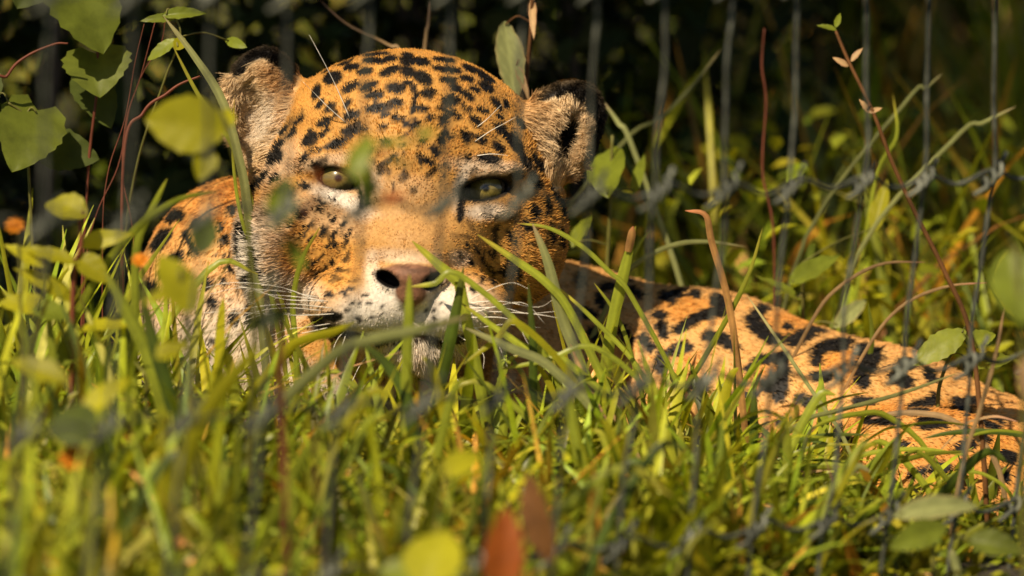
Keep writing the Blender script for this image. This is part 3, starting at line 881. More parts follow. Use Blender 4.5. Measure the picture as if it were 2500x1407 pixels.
def grass_tint(rng, n, seg, dryk=.08):
    g = np.ones((n, 3)) * rng.uniform(.30, 1.40, (n, 1)) * np.stack([rng.uniform(.75, 1.2, n), np.ones(n), rng.uniform(.6, 1.6, n)], 1)
    pale = rng.random(n) < .14
    g[pale] *= np.array([1.35, 1.30, 3.6])  # paler tint paints sunlit sheen onto a share of blades
    dry = rng.random(n) < dryk
    g[dry] *= np.array([2.3, 1.15, 2.6])
    return np.repeat(g, (seg + 1) * 3, 0)

def clear_of_animal(x, y, margin=25, z=0.03):
    """True where a blade root would not grow through the animal"""
    P = np.stack([x, y, np.full(len(x), z)], 1)
    rel = P - CAM
    dist = rel @ FWD
    k = dist / D
    px = 1250 + (rel @ RIGHT) / k * S; py = 703 - (rel @ UP) / k * S
    return sdf_core(np.stack([px, py, (D - dist) * S], 1).astype(np.float32)) > margin

def scatter_grass(name, label, n, xr, yr, hfun, wr, bendr, rng, dens=None, dryk=.08, seg=5, mat=None, margin=25):
    x = rng.uniform(*xr, n); y = rng.uniform(*yr, n)
    if dens is not None:
        k = rng.random(n) < dens(x, y); x, y = x[k], y[k]
    k = clear_of_animal(x, y, margin); x, y = x[k], y[k]; n = len(x)
    h = hfun(x, y) * (.45 + .8 * rng.random(n) ** 1.3)
    az = rng.uniform(0, 2 * math.pi, n)
    V, F = blades(np.stack([x, y, np.full(n, -.012)], 1), az, h, rng.uniform(*wr, n), rng.uniform(*bendr, n), rng.normal(0, .7, n), seg, np.abs(rng.normal(0, .45, n)))
    o = build(name, V, F, mat or M_GRASS, None, True, grass_tint(rng, n, seg, dryk))
    tag(o, label, 'grass', kind='stuff')
    return o

rg = np.random.default_rng(31)
def h_front(x, y):
    px, w = XW(x, y)
    h = np.interp(px, [-800, 0, 300, 600, 900, 1150, 1400, 1600, 1850, 2100, 2600, 3400], [.180, .178, .162, .145, .124, .124, .124, .118, .100, .066, .050, .08])
    # trodden and short on the near side of the fence
    near = ((x - FA[0]) * fnor[0] + (y - FA[1]) * fnor[1]) > -.02
    return h * np.interp(w, [-300, 300, 1200, 3500], [.9, 1.0, .95, .9]) * np.where(near, .33, 1.0)
G1 = scatter_grass('grass', 'sunlit tangle of short green grass in front of the animal', 16500, (-.75, .80), (-1.15, .10), h_front, (.0045, .0130), (.1, 2.0), rg, dryk=.06)
scatter_grass('tall_grass', 'longer bending grass crowding up around chest, chin and flank', 2600, (-.36, .26), (-.42, -.02), lambda x, y: h_front(x, y) * 1.22, (.0050, .0115), (.2, 2.1), np.random.default_rng(33), dryk=.06, seg=5, margin=45)
# low leafy ground cover between the blades
def cover(n, xr, yr, rng, zmax, size, lab, margin=10, mat=None):
    x = rng.uniform(*xr, n); y = rng.uniform(*yr, n)
    k = clear_of_animal(x, y, margin); x, y = x[k], y[k]; n = len(x)
    z = rng.uniform(0, 1, n) ** 1.3 * zmax(x, y)
    L = rng.uniform(*size, n); az = rng.uniform(0, 6.283, n); tilt = rng.normal(.25, .45, n)
    d = np.stack([np.cos(az) * np.cos(tilt), np.sin(az) * np.cos(tilt), np.sin(tilt)], 1)
    s = np.stack([-np.sin(az), np.cos(az), rng.normal(0, .4, n)], 1)
    s /= np.linalg.norm(s, axis=1)[:, None]
    nr = np.cross(d, s)
    P = np.stack([x, y, z], 1)
    wd = L * rng.uniform(.35, .6, n)
    prof = [(0, 0, 0), (.35, .5, .10), (.35, -.5, .10), (.4, 0, 0), (.75, .36, .06), (.75, -.36, .06), (1, 0, -.10)]
    V = np.stack([P + d * (L * a)[:, None] + s * (wd * b)[:, None] + nr * (L * c_)[:, None] for a, b, c_ in prof], 1).reshape(-1, 3)
    q = np.array([[0, 2, 3], [0, 3, 1], [2, 5, 3], [3, 5, 6], [3, 6, 4], [3, 4, 1]])
    F = (np.arange(n)[:, None, None] * 7 + q[None]).reshape(-1, 3)
    t = np.ones((n, 3)) * rng.uniform(.5, 1.4, (n, 1)) * np.stack([rng.uniform(.8, 1.3, n), np.ones(n), rng.uniform(.6, 1.5, n)], 1)
    o = build('ground_cover', V, F, mat or M_GRASS, None, True, np.repeat(t, 7, 0))
    tag(o, lab, 'ground cover', kind='stuff')
    return o
cover(4500, (-.75, .8), (-1.15, .06), np.random.default_rng(41), lambda x, y: h_front(x, y) * .55, (.008, .020), 'small low leaves filling the gaps between the grass stems')
# rear meadow beyond the animal
def h_back(x, y):
    px, w = XW(x, y)
    return np.interp(px, [-500, 1200, 1500, 2600], [.22, .24, .22, .26]) * np.interp(w, [-4500, -1500, -700], [1.5, 1.05, .7])
def d_back(x, y):
    px, w = XW(x, y)
    return np.interp(px, [600, 1300, 1600], [.12, .35, 1.0])
scatter_grass('meadow_grass', 'taller dim grass growing behind the animal', 7000, (-.9, 1.3), (.30, 1.6), h_back, (.004, .011), (.1, 1.3), np.random.default_rng(51), dens=d_back, dryk=.20, margin=30)
cover(3500, (-.1, 1.2), (.22, 1.4), np.random.default_rng(42), lambda x, y: .20 + 0 * x, (.012, .035), 'scattered broad weed leaves among the tall rear grass', 20)
# coarse grass carrying on around the scene
def d_far(x, y): return np.where((np.abs(x) < .7) & (y > -1.1) & (y < 1.2), 0.0, np.exp(-np.hypot(x, y) / 4.5) * 1.2)
scatter_grass('outer_grass', 'rough grass spreading away from the fence on all sides', 60000, (-5, 5), (-3.6, 8), lambda x, y: .10 + .05 * (y > 1) + 0 * x, (.004, .010), (.2, 1.6), np.random.default_rng(61), dens=d_far, seg=4)

# ---- single blades that stand out
def strip(P, Wd, roll=0.0, crease=.3, prof=None):
    """creased strip through world points P; its flat side looks at the lens, turned by roll"""
    P = np.asarray(P); n = len(P)
    T = np.gradient(P, axis=0); T /= np.linalg.norm(T, axis=1)[:, None]
    view = CAM - P; view /= np.linalg.norm(view, axis=1)[:, None]
    side = np.cross(T, view); side /= np.linalg.norm(side, axis=1)[:, None] + 1e-9
    nr = np.cross(side, T)
    rl = np.linspace(roll * .6, roll * 1.3, n)[:, None]
    s2 = side * np.cos(rl) + nr * np.sin(rl); n2 = -side * np.sin(rl) + nr * np.cos(rl)
    t = np.linspace(0, 1, n)
    pr = np.interp(t, [0, .06, .25, .7, 1], [.05, .45, .9, 1, .8]) if prof is None else np.interp(t, *prof)
    w = (Wd * .5 * pr)[:, None]
    V = np.stack([P - s2 * w - n2 * w * crease, P - s2 * w * .5 - n2 * w * crease * .4, P, P + s2 * w * .5 - n2 * w * crease * .4, P + s2 * w - n2 * w * crease], 1).reshape(-1, 3)
    F = []
    for i in range(n - 1):
        for j in range(4):
            a = i * 5 + j
            F.append((a, a + 1, a + 6, a + 5))
    return V, F
def strip_tint(n, rng, rib=1.22):
    """paler midrib, streaks, and a yellower tip"""
    t = np.linspace(0, 1, n)[:, None]
    c = np.array([.88, 1.02, rib, .90, 1.0])[None] * (1 + .12 * np.sin(t * rng.uniform(5, 14) + rng.uniform(0, 6)))
    c = np.repeat(c[:, :, None], 3, 2)
    tip = np.clip(1 - t * rng.uniform(3, 9), 0, 1)[:, :, None] * rng.uniform(.2, 1)
    c = c * (1 + tip * np.array([.55, .05, .6]))
    return c.reshape(-1, 3) * rng.uniform(.85, 1.15)
RT = np.random.default_rng(123)
def blade_thing(pts, width, w, mat, label, group=None, name='grass_blade', roll=.35, grounded=True, dw=0):
    """traced tip-first in photo pixels at depth w; carried on down to the soil"""
    P = [(x, y, w - dw * i / max(1, len(pts) - 1)) for i, (x, y) in enumerate(pts)]
    wp = W(np.array(P, float))
    if grounded:
        end = wp[-1]; dirn = wp[-1] - wp[-2]; dirn /= np.linalg.norm(dirn)
        zr = end[2] + .012
        if zr > 0:
            mid = end + (dirn * .62 + np.array([0, 0, -.38])) * zr * .55
            mid[2] = min(max(mid[2], end[2] * .3), end[2] * .62)
            g = np.array([mid[0] + dirn[0] * zr * .14, end[1], -.012])
            wp = np.vstack([wp, mid, g])
    Q = smooth_path(wp, max(10, 4 * len(wp)))
    V, F = strip(Q, width * .72 / S, roll, .22)
    o = build(name, V, F, mat, None, True, strip_tint(len(Q), RT))
    o['label'] = label; o['category'] = 'grass blade'
    if group: o['group'] = group
    return o
BL = [
 ([(1006,588),(1070,645),(1118,688),(1128,720)],40,470,M_BLADE,'short broad yellow-green blade crossing the nose with a cut-looking tip'),
 ([(1132,652),(1112,770),(1082,910),(1056,1030)],46,520,M_DARK,'wide dark green blade standing upright in front of the muzzle'),
 ([(1000,668),(998,790),(994,900)],40,1000,M_BLADE,'soft-edged upright blade rising beside the nostril'),
 ([(1165,572),(1255,632),(1335,690),(1400,775)],30,430,M_BLADE,'long blade slanting across the shaded cheek toward the shoulder'),
 ([(1262,545),(1340,556),(1420,600),(1490,665),(1540,720)],18,330,M_BLADE,'thin bright blade arching out from the shaded cheek'),
 ([(1300,545),(1338,640),(1375,780),(1425,910)],40,420,M_PALE,'tall pale blade leaning over the body beside the cheek'),
 ([(1000,700),(1060,692),(1132,676)],22,560,M_BLADE,'small blade lying sideways under the nose'),
 ([(1552,552),(1530,640),(1502,760),(1484,870)],44,300,M_BLADE,'broad upright blade with a narrow point rising before the spotted back'),
 ([(1546,552),(1541,585),(1534,615)],22,306,M_DRY,'rust-brown dry tip on the broad blade before the back'),
 ([(1672,514),(1722,524),(1738,590),(1775,720),(1800,870)],26,260,M_DRY,'dried brown blade with its top curled over like a hook'),
 ([(1862,555),(1832,660),(1785,760),(1710,890),(1650,990)],20,240,M_BLADE,'slim straight blade crossing the dried hooked one'),
 ([(1822,718),(1900,830),(1980,950),(2055,1060)],15,300,M_PALE,'thin pale blade sloping down over the rosettes'),
 ([(1820,602),(1720,590),(1640,600),(1560,640),(1510,700)],20,-350,M_PALE,'pale blade arching behind the back near the dried hook'),
 ([(2260,640),(2150,645),(2050,700),(1985,780)],14,-250,M_STRAW,'yellowed stalk arching above the spotted flank'),
 ([(2410,690),(2310,700),(2210,742),(2130,830)],13,-150,M_STRAW,'pinkish dry stalk bowed over the hindquarters'),
 ([(1290,690),(1302,850),(1302,1000)],32,560,M_DARK,'narrow dark blade standing upright below the shaded cheek'),
 ([(398,38),(470,130),(545,250),(592,420),(604,500),(625,640)],34,80,M_PALE,'long pale flat blade leaning past the ear among vine leaves'),
 ([(420,108),(478,220),(530,300),(566,350),(610,480)],20,70,M_BLADE,'green blade running along the long pale one by the ear'),
 ([(572,238),(570,400),(598,560),(660,660),(700,780)],15,70,M_BLADE,'thin wavy blade climbing in front of the lit ear'),
 ([(532,466),(430,490),(330,562),(230,690),(140,890)],28,900,M_BLADE,'long blade bowing in front of the orange shoulder'),
 ([(408,436),(372,510),(335,600),(330,760)],30,760,M_BLADE,'pointed blade crossing the bowed one at the shoulder'),
 ([(252,655),(296,735),(345,830),(390,960)],48,1100,M_BLADE,'broad folded yellow-green blade among the weeds by the shoulder'),
 ([(338,690),(380,850),(420,980),(446,1090)],52,1250,M_DARK,'wide dark blade slanting across the chest'),
 ([(640,840),(560,930),(500,1020),(450,1130)],62,2100,M_YLEAF,'big blurred yellow blade low in front of the chest'),
 ([(782,552),(735,640),(716,740),(722,840)],20,330,M_BLADE,'thin curved blade in front of the pale cheek'),
 ([(1146,772),(1020,806),(900,832),(800,880)],40,1500,M_PALE,'greyish blurred blade lying across the chin'),
 ([(870,785),(810,812),(745,830),(690,870)],34,900,M_YLEAF,'short yellowish blade below the whiskers'),
 ([(880,836),(940,884),(990,960),(1010,1060)],42,1000,M_DARK,'dark drooping blade under the chin'),
 ([(1392,840),(1432,930),(1502,1012)],24,480,M_STRAW,'pinkish straw blade sloping into the grass near the flank'),
 ([(2340,910),(2202,960),(2050,1002),(1960,1030)],17,420,M_PALE,'pale green stalk lying across the hindquarters'),
 ([(2452,750),(2430,870),(2390,1010),(2360,1100)],17,700,M_STRAW,'pale dry stalk crossing a fence wire by the hindquarters'),
 ([(1332,1242),(1480,1214),(1630,1222),(1700,1240)],24,900,M_STRAW,'dry straw lying level in the low turf'),
 ([(1560,1192),(1700,1182),(1800,1205)],14,760,M_STRAW,'thin dry straw lying just above the level one'),
 ([(1768,1062),(1690,1128),(1600,1186),(1550,1230)],40,560,M_PALE,'broad pale bent blade lying in the turf below the flank'),
 ([(1712,1124),(1664,1190),(1640,1240)],34,580,M_PALE,'short pale blade forking from the bent one'),
 ([(1462,985),(1496,1080),(1522,1180)],30,520,M_STRAW,'reddish straw-coloured blade leaning in the turf'),
 ([(1120,735),(1210,800),(1290,850),(1380,880)],26,500,M_BLADE,'bright blade sloping away below the muzzle'),
 ([(1135,800),(1250,850),(1350,900)],34,640,M_PALE,'pale wide blade under the jaw'),
 ([(1350,690),(1450,780),(1560,900)],18,350,M_BLADE,'blade slanting over the dark gap beside the jaw'),
 ([(1200,905),(1330,880),(1460,850)],20,560,M_BLADE,'blade lying over the forepaw side of the grass'),
 ([(1130,890),(1210,830),(1270,790)],24,620,M_YLEAF,'small yellow blade rising beneath the jaw'),
 ([(1450,690),(1500,760),(1540,860)],16,280,M_BLADE,'fine blade standing against the spotted back'),
 ([(2120,740),(2130,820),(2120,900)],20,-260,M_LEAF,'green blade behind the highest part of the flank'),
 ([(1760,120),(1690,210),(1610,290),(1520,350)],15,-900,M_PALE,'long straight blade slanting in the dim rear grass'),
 ([(1590,560),(1560,600),(1530,680)],14,-380,M_BLADE,'short blade just behind the back by the ear'),
 ([(1475,250),(1510,300),(1545,360)],20,-700,M_PALE,'pale blade tip standing behind the dark-edged ear'),
 ([(2300,180),(2260,215),(2215,245)],15,-700,M_PALE,'light blade slanting high in the rear grass'),
 ([(2480,260),(2400,300),(2335,335)],18,-600,M_PALE,'pale blade lying near a fence knot in the rear grass'),
 ([(2130,480),(2150,400),(2190,330),(2180,230)][::-1],15,-700,M_BLADE,'yellow-green blade rising in the rear grass'),
 ([(1050,0),(1045,60),(1035,140)],14,-500,M_STRAW,'thin stalk rising just behind the crown of the head'),
 ([(780,0),(850,60),(950,110),(1000,160)],9,-600,M_STRAW,'reddish thin stalk lying behind the crown'),
]
for pts, wd, w, mat, lab in BL:
    if 'rust-brown dry tip' in lab:
        tipargs = (pts, wd, w, mat); continue
    o = blade_thing(pts, wd, w, mat, lab)
    if 'narrow point rising' in lab: host = o
pts, wd, w, mat = tipargs
V, F = strip(smooth_path(W(np.array([(x, y, w) for x, y in pts], float)), 10), wd / S, .35)
build('dry_tip', V, F, mat, host, True, strip_tint(10, RT))
# further tall blades, alike but for their place
rb = np.random.default_rng(77)
for i in range(70):
    x = rb.uniform(20, 1500) if i < 50 else rb.uniform(1500, 2450)
    w = rb.uniform(300, 2300) if x < 1400 else rb.uniform(350, 1200)
    hh = h_front(*W((x, 1200, w))[:2])
    gy_ = float(ground_y(w))
    H = float(hh) * S * rb.uniform(.8, 1.35)
    lx = rb.normal(0, .5) * H
    topy = gy_ - H * .92
    if 850 < x < 1180: topy = max(topy, 830)
    pts = [(x + lx, topy + abs(lx) * .25), (x + lx * .75, topy + H * .12), (x + lx * .35, topy + H * .45), (x + lx * .08, gy_ - H * .12)]
    m = rb.choice([0, 0, 0, 1, 2, 3])
    zone = ['among the weeds by the shoulder', 'in front of the pale chest', 'below the cheek whiskers', 'under the chin', 'between jaw and flank', 'before the rosettes of the flank', 'before the hindquarters'][int(np.searchsorted([330, 600, 820, 1150, 1500, 1950], x))]
    lean_ = 'upright' if abs(lx) < .28 * H else ('bending toward the hindquarters' if lx > 0 else 'bending toward the vine')
    lab = f"tall {['green', 'pale', 'yellowish', 'dark'][m]} blade {lean_}, {zone}"
    blade_thing(pts, rb.uniform(20, 40), w, [M_BLADE, M_PALE, M_YLEAF, M_DARK][m], lab, 'tall blades: ' + lab, roll=rb.normal(.2, .5))
for i in range(18):
    x = rb.uniform(1780, 2380); y = rb.uniform(985, 1190); ln = rb.uniform(120, 300); sl = rb.normal(-.10, .16)
    m = rb.choice([M_DARK, M_BLADE, M_BLADE, M_STRAW])
    w = 430 + .25 * (y - 980)
    pts = [(x + ln, y + ln * sl + 8), (x + ln * .6, y + ln * .6 * sl - 8), (x + ln * .25, y + ln * .25 * sl - 2), (x, y + 14)]
    nm = {'dark_blade': 'dark', 'grass_blade': 'green', 'straw': 'straw-coloured'}[m.name]
    blade_thing(pts if i % 4 else pts[::-1], rb.uniform(12, 22), w, m, f"{'long' if ln > 210 else 'short'} thin {nm} blade {'rising' if sl < -.1 else 'lying level'} across the spotted {'flank' if x < 2020 else 'thigh'}", f"{'long' if ln > 210 else 'short'} {nm} blades {'rising' if sl < -.1 else 'level'} across the {'flank' if x < 2020 else 'thigh'}", roll=rb.normal(0, .4))

# ---- broad-leaved plants
def leaf_geo(c, L, Wd, ang, mat=None, kind='ovate', tilt=.3, pitch=.25, serr=.0, fold=.25, droop=.2, seed=0):
    """c = photo (x, y, w) of the leaf's middle; ang = direction of its tip in the picture, degrees, 0 right, 90 up"""
    rng = np.random.default_rng(seed)
    a = R(ang)
    e = RIGHT * math.cos(a) + UP * math.sin(a)
    tw = -FWD
    e = e * math.cos(pitch) + tw * math.sin(pitch)
    side = np.cross(tw, e); side /= np.linalg.norm(side)
    nr = np.cross(e, side)
    side, nr = side * math.cos(tilt) + nr * math.sin(tilt), -side * math.sin(tilt) + nr * math.cos(tilt)
    nu, nv = 15, 9
    L, Wd = L / S, Wd / S
    o = W(np.array(c, float)) - e * L * .5
    V = []
    for i in range(nu):
        t = i / (nu - 1)
        if kind == 'heart': pr = np.interp(t, [0, .06, .2, .4, .7, .9, 1], [.45, .8, 1.0, .98, .65, .28, .0])
        elif kind == 'lance': pr = np.interp(t, [0, .1, .35, .7, 1], [.1, .6, 1, .7, 0])
        else: pr = np.interp(t, [0, .08, .3, .5, .75, .92, 1], [.08, .5, .95, 1, .72, .3, 0])
        for j in range(nv):
            v = (j / (nv - 1) - .5) * 2
            edge = 1 + serr * (1 if i % 2 else -1) * abs(v) ** 3
            back = -.14 * L * (abs(v) if kind == 'heart' else 0) * max(0, 1 - t * 4)
            ripple = .015 * L * math.sin(t * 26 - abs(v) * 5) * abs(v)
            z = abs(v) * fold * Wd * .5 * pr - droop * L * (t - .4) ** 2 + ripple
            V.append(o + e * (t * L + back + abs(v) * .0 ) + side * v * Wd * .5 * pr * edge + nr * z)
    F = []
    for i in range(nu - 1):
        for j in range(nv - 1):
            k = i * nv + j
            F.append((k, k + 1, k + nv + 1, k + nv))
    return np.array(V), F, o, e
LEAFK = 0
def leaf_tint(rng):
    c = []
    for i in range(15):
        for j in range(9):
            v = abs(j - 4) / 4
            k = 1.25 if j == 4 else (1.12 if (i + int(v * 3)) % 3 == 0 else .94)
            c.append(np.array([k, k, k]) * (1 + np.array([.25, 0, .1]) * (v > .9)))
    return np.array(c) * rng.uniform(.85, 1.15)
def plant(name, label, stem, rstem, mat_stem, leaves, cat='weed', group=None):
    """stem: photo polyline (x, y, w) from the top down; leaves: (x, y, w, length, width, angle, kind, material, serr)"""
    global LEAFK
    sp = W(np.array(stem, float))
    if sp[-1][2] > 0:
        sp = np.vstack([sp, [sp[-1][0] + .004, sp[-1][1], -.012]])
    t = empty(name, (sp[-1][0], sp[-1][1], 0))
    Q = smooth_path(sp, 6 * len(sp))
    V, F = tube(Q, np.linspace(rstem * .55, rstem, len(Q)) / S, 7)
    build('stem', V, F, mat_stem, t)
    for (x, y, w, L, Wd, ang, kind, mat, serr) in leaves:
        LEAFK += 1
        rng = np.random.default_rng(900 + LEAFK)
        V, F, o, e = leaf_geo((x, y, w), L, Wd, ang, mat, kind, -.6 * math.cos(R(ang)) + rng.normal(0, .25), -.45 * math.sin(R(ang)) + rng.normal(0, .2), serr, rng.uniform(.1, .35), rng.uniform(.1, .35), LEAFK)
        lf = build('leaf', V, F, mat, t, True, leaf_tint(rng))
        i = np.argmin(((Q - o) ** 2).sum(1))
        mid = (Q[i] + o) / 2 + np.array([0, 0, .004])
        if np.linalg.norm(Q[i] - o) > .004:
            V, F = tube(smooth_path([Q[i], mid, o + e * .003], 8), 2.2 / S, 5)
            build('leaf_stalk', V, F, mat_stem, lf)
    tag(t, label, cat, group)
    return t
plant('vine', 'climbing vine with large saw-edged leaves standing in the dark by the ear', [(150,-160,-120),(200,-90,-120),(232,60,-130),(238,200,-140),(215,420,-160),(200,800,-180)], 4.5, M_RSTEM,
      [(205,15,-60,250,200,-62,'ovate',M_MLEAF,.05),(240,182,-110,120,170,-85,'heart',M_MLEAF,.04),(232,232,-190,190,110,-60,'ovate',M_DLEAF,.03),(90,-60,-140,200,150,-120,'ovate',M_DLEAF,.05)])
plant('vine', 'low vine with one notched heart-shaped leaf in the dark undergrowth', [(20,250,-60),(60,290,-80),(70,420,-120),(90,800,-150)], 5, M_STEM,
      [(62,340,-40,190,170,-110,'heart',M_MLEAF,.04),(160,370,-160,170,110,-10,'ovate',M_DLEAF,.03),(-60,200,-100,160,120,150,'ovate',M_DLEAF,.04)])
plant('sprig', 'sprig with small pointed leaves on the tip of the long pale blade', [(425,35,-40),(440,90,-40),(400,200,-60),(330,420,-100),(300,700,-130)], 4, M_STEM,
      [(450,32,-30,110,34,4,'lance',M_LEAF,.03),(385,45,-30,90,26,185,'lance',M_LEAF,.03),(395,120,-40,90,36,215,'ovate',M_LEAF,.03),(440,105,-30,50,34,60,'ovate',M_YLEAF,.02),(575,105,-120,70,28,-20,'ovate',M_LEAF,0)])
plant('weed', 'weed with one big blurred yellow-green leaf near the lit ear', [(520,235,1700),(560,330,1700),(600,520,1650),(620,800,1600),(610,1150,1500)], 8, M_STEM,
      [(450,302,1700,185,130,172,'ovate',M_YLEAF,.02),(548,290,1650,70,50,70,'ovate',M_YLEAF,0),(500,400,1700,80,55,-110,'ovate',M_YLEAF,0)])
plant('weed', 'red-stemmed weed with a single yellow leaf on top beside the shoulder', [(195,520,1050),(197,600,1050),(180,680,1030),(175,900,1000),(170,1200,950)], 8, M_RSTEM,
      [(160,508,1050,110,84,160,'ovate',M_YLEAF,0),(258,582,1000,130,48,12,'lance',M_YLEAF,0),(225,655,1050,100,62,-40,'ovate',M_YLEAF,0),(115,620,1050,150,46,165,'lance',M_YLEAF,0),(110,690,1030,160,50,150,'lance',M_YLEAF,0)])
plant('weed', 'leafy weed with paired rounded leaves at the dark edge of the turf', [(110,735,1050),(150,800,1030),(190,950,980),(200,1250,900)], 8, M_STEM,
      [(60,742,1050,120,62,176,'ovate',M_YLEAF,0),(125,762,1070,90,64,-10,'ovate',M_LEAF,0),(270,795,1000,150,66,6,'ovate',M_YLEAF,0),(60,620,1050,110,40,150,'lance',M_YLEAF,0),(150,870,1000,120,60,-150,'ovate',M_LEAF,0)])
plant('weed', 'blurred bright weed reaching up before the pale chest', [(440,660,2000),(450,760,1980),(470,930,1950),(480,1250,1850)], 8, M_STEM,
      [(432,690,2000,150,90,120,'ovate',M_YLEAF,0),(500,570,2000,110,60,80,'ovate',M_DLEAF,0),(420,850,1950,80,60,30,'ovate',M_YLEAF,0),(400,720,2000,110,40,200,'lance',M_YLEAF,0)])
plant('weed', 'round-leaved weed low in the turf near an orange flower', [(180,1020,2000),(190,1100,1980),(200,1300,1950)], 7, M_STEM,
      [(180,1030,2020,120,110,100,'ovate',M_DLEAF,0),(90,900,1950,150,60,160,'lance',M_YLEAF,0),(260,960,1950,140,60,40,'lance',M_YLEAF,0)])
plant('weed', 'blurred reddish sprig crossing before the half-hidden eye', [(1045,325,2600),(960,352,2600),(880,400,2600),(800,455,2580),(720,560,2550),(690,720,2500),(686,950,2450),(700,1250,2400)], 6, M_RSTEM,
      [(880,378,2650,110,46,62,'ovate',M_LEAF,0),(965,350,2650,90,26,5,'lance',M_LEAF,0),(1040,325,2650,50,26,20,'ovate',M_LEAF,0),(895,440,2600,120,40,-80,'ovate',M_LEAF,0),(770,430,2600,40,18,95,'lance',M_RED,0),
       (688,490,2580,120,66,78,'ovate',M_LEAF,0),(985,400,2600,80,22,-15,'lance',M_DLEAF,0),(720,620,2550,100,40,-60,'lance',M_LEAF,0),(960,480,2600,60,20,10,'lance',M_RED,0),(650,780,2500,110,40,200,'lance',M_DLEAF,0)])
plant('weed', 'low weed with fuzzy yellow leaves at the foot of the fence', [(1060,1340,2600),(1070,1400,2600)], 7, M_STEM,
      [(1062,1365,2650,150,130,70,'ovate',M_YLEAF,.02),(1130,1130,2300,110,70,40,'ovate',M_YLEAF,0),(990,1400,2600,120,80,170,'ovate',M_LEAF,0)])
plant('weed', 'serrated-leaf weed standing behind the hindquarters', [(2370,800,-60),(2330,850,-60),(2300,920,-70),(2290,1000,-80)], 6, M_STEM,
      [(2292,848,0,160,72,212,'ovate',M_LEAF,.05),(2392,828,-40,90,50,20,'ovate',M_LEAF,.04),(2420,880,-60,120,50,10,'ovate',M_LEAF,.04)])
plant('weed', 'big soft yellow-green leaf on a stalk close to the fence', [(2480,600,2300),(2490,760,2300),(2500,1000,2250),(2500,1250,2200)], 8, M_STEM,
      [(2482,700,2300,170,110,-80,'ovate',M_LEAF,0),(2530,950,2300,150,80,-70,'ovate',M_STRAW,0)])
plant('weed', 'broad flat greyish leaves spreading low behind the fence wires', [(2290,1230,1350),(2280,1290,1350),(2280,1380,1350)], 7, M_STEM,
      [(2290,1240,1400,210,60,8,'ovate',M_PALE,.02),(2240,1310,1450,150,66,200,'ovate',M_LEAF,.02),(2430,1330,1400,130,66,-10,'ovate',M_MLEAF,0)])
plant('broad_leaf_plant', 'tall broad green leaf lit up behind the dark-edged ear', [(1495,330,-560),(1490,500,-570),(1480,760,-600)], 7, M_STEM,
      [(1487,410,-540,190,104,84,'ovate',M_LEAF,0),(1420,560,-600,120,40,60,'lance',M_LEAF,0),(1560,420,-620,150,32,75,'lance',M_LEAF,0)])
plant('broad_leaf_plant', 'broad leaves standing behind the highest part of the spotted back', [(1960,640,-600),(1960,700,-600),(1965,900,-620)], 6, M_STEM,
      [(1990,655,-560,170,60,30,'lance',M_LEAF,0),(1900,700,-560,130,50,150,'lance',M_LEAF,0),(2080,760,-600,140,46,40,'lance',M_PALE,0),(2150,500,-700,150,50,75,'lance',M_YLEAF,0)])
plant('wilted_plant', 'wilted pale leaf and brown husk hanging behind the crown of the head', [(1300,-60,-420),(1296,60,-420),(1285,200,-430),(1270,420,-460)], 7, M_BROWN,
      [(1246,150,-400,220,74,-82,'ovate',M_PALE,.03),(1300,40,-400,140,22,-88,'lance',M_STRAW,0),(1276,200,-390,110,20,-70,'lance',M_STRAW,0),(1262,225,-410,80,26,-60,'lance',M_DRY,0)])
plant('seedling', 'thin brown stem with tiny paired leaves among the fence wires', [(2040,75,500),(2072,150,500),(2130,270,500),(2180,400,480),(2235,520,460),(2305,660,440),(2370,820,430),(2400,1100,430)], 7, M_BROWN,
      [(2018,66,500,50,18,165,'lance',M_LEAF,0),(2046,48,500,44,16,70,'lance',M_LEAF,0),(2052,150,500,44,16,150,'lance',M_STRAW,0),(2092,132,500,44,16,50,'lance',M_STRAW,0),(2110,258,500,46,18,120,'lance',M_STRAW,0),(2138,268,500,36,14,20,'lance',M_STRAW,0)])
# fallen rust leaves at the foot of the fence
def single_leaf(c, L, Wd, ang, mat, label, kind='ovate', name='fallen_leaf', cat='leaf', **kw):
    V, F, o, e = leaf_geo(c, L, Wd, ang, mat, kind, **kw)
    ob = build(name, V, F, mat, None, True, leaf_tint(RT)); tag(ob, label, cat); return ob
single_leaf((1228,1350,2700), 200, 86, 84, M_RED, 'upright rust-orange dead leaf at the foot of the fence', tilt=.2, pitch=-.1)
single_leaf((1312,1262,2300), 200, 74, 105, M_BROWN, 'curled brown dead leaf behind the rust-orange one', tilt=-.5, pitch=.1)
# stalks
def stalk(pts, r, w, mat, label, group=None):
    sp = W(np.array([(x, y, w) for x, y in pts], float))
    if sp[-1][2] > 0: sp = np.vstack([sp, [sp[-1][0], sp[-1][1], -.01]])
    Q = smooth_path(sp, 8 * len(sp)); V, F = tube(Q, np.linspace(r * .5, r, len(Q)) / S, 6)
    o = build('stalk', V, F, mat); tag(o, label, 'stalk', group)
for k, pts in enumerate([[(352,58),(330,150),(305,290),(262,430),(250,620)], [(378,55),(345,180),(308,295),(300,430),(330,640)], [(404,45),(392,110),(352,172),(318,260),(290,400),(210,640)]]):
    stalk(pts, 1.9, -60 - 40 * k, M_RSTEM, 'thin red stalk standing upright beside the vine leaves', 'red stalks by the vine')
stalk([(166,106),(132,108),(64,138),(20,182),(-30,300)], 5, -20, M_RSTEM, 'pale knobbly tendril reaching out between two vine leaves')
stalk([(488,186),(440,205),(405,230),(350,275),(300,420)], 5, 60, M_RSTEM, 'reddish twig with a budded end near the blurred leaf')
stalk([(1866,70),(1860,160),(1870,250),(1862,420),(1890,600)], 3.4, -800, M_RSTEM, 'red stalk in the dim rear grass between fence wires')
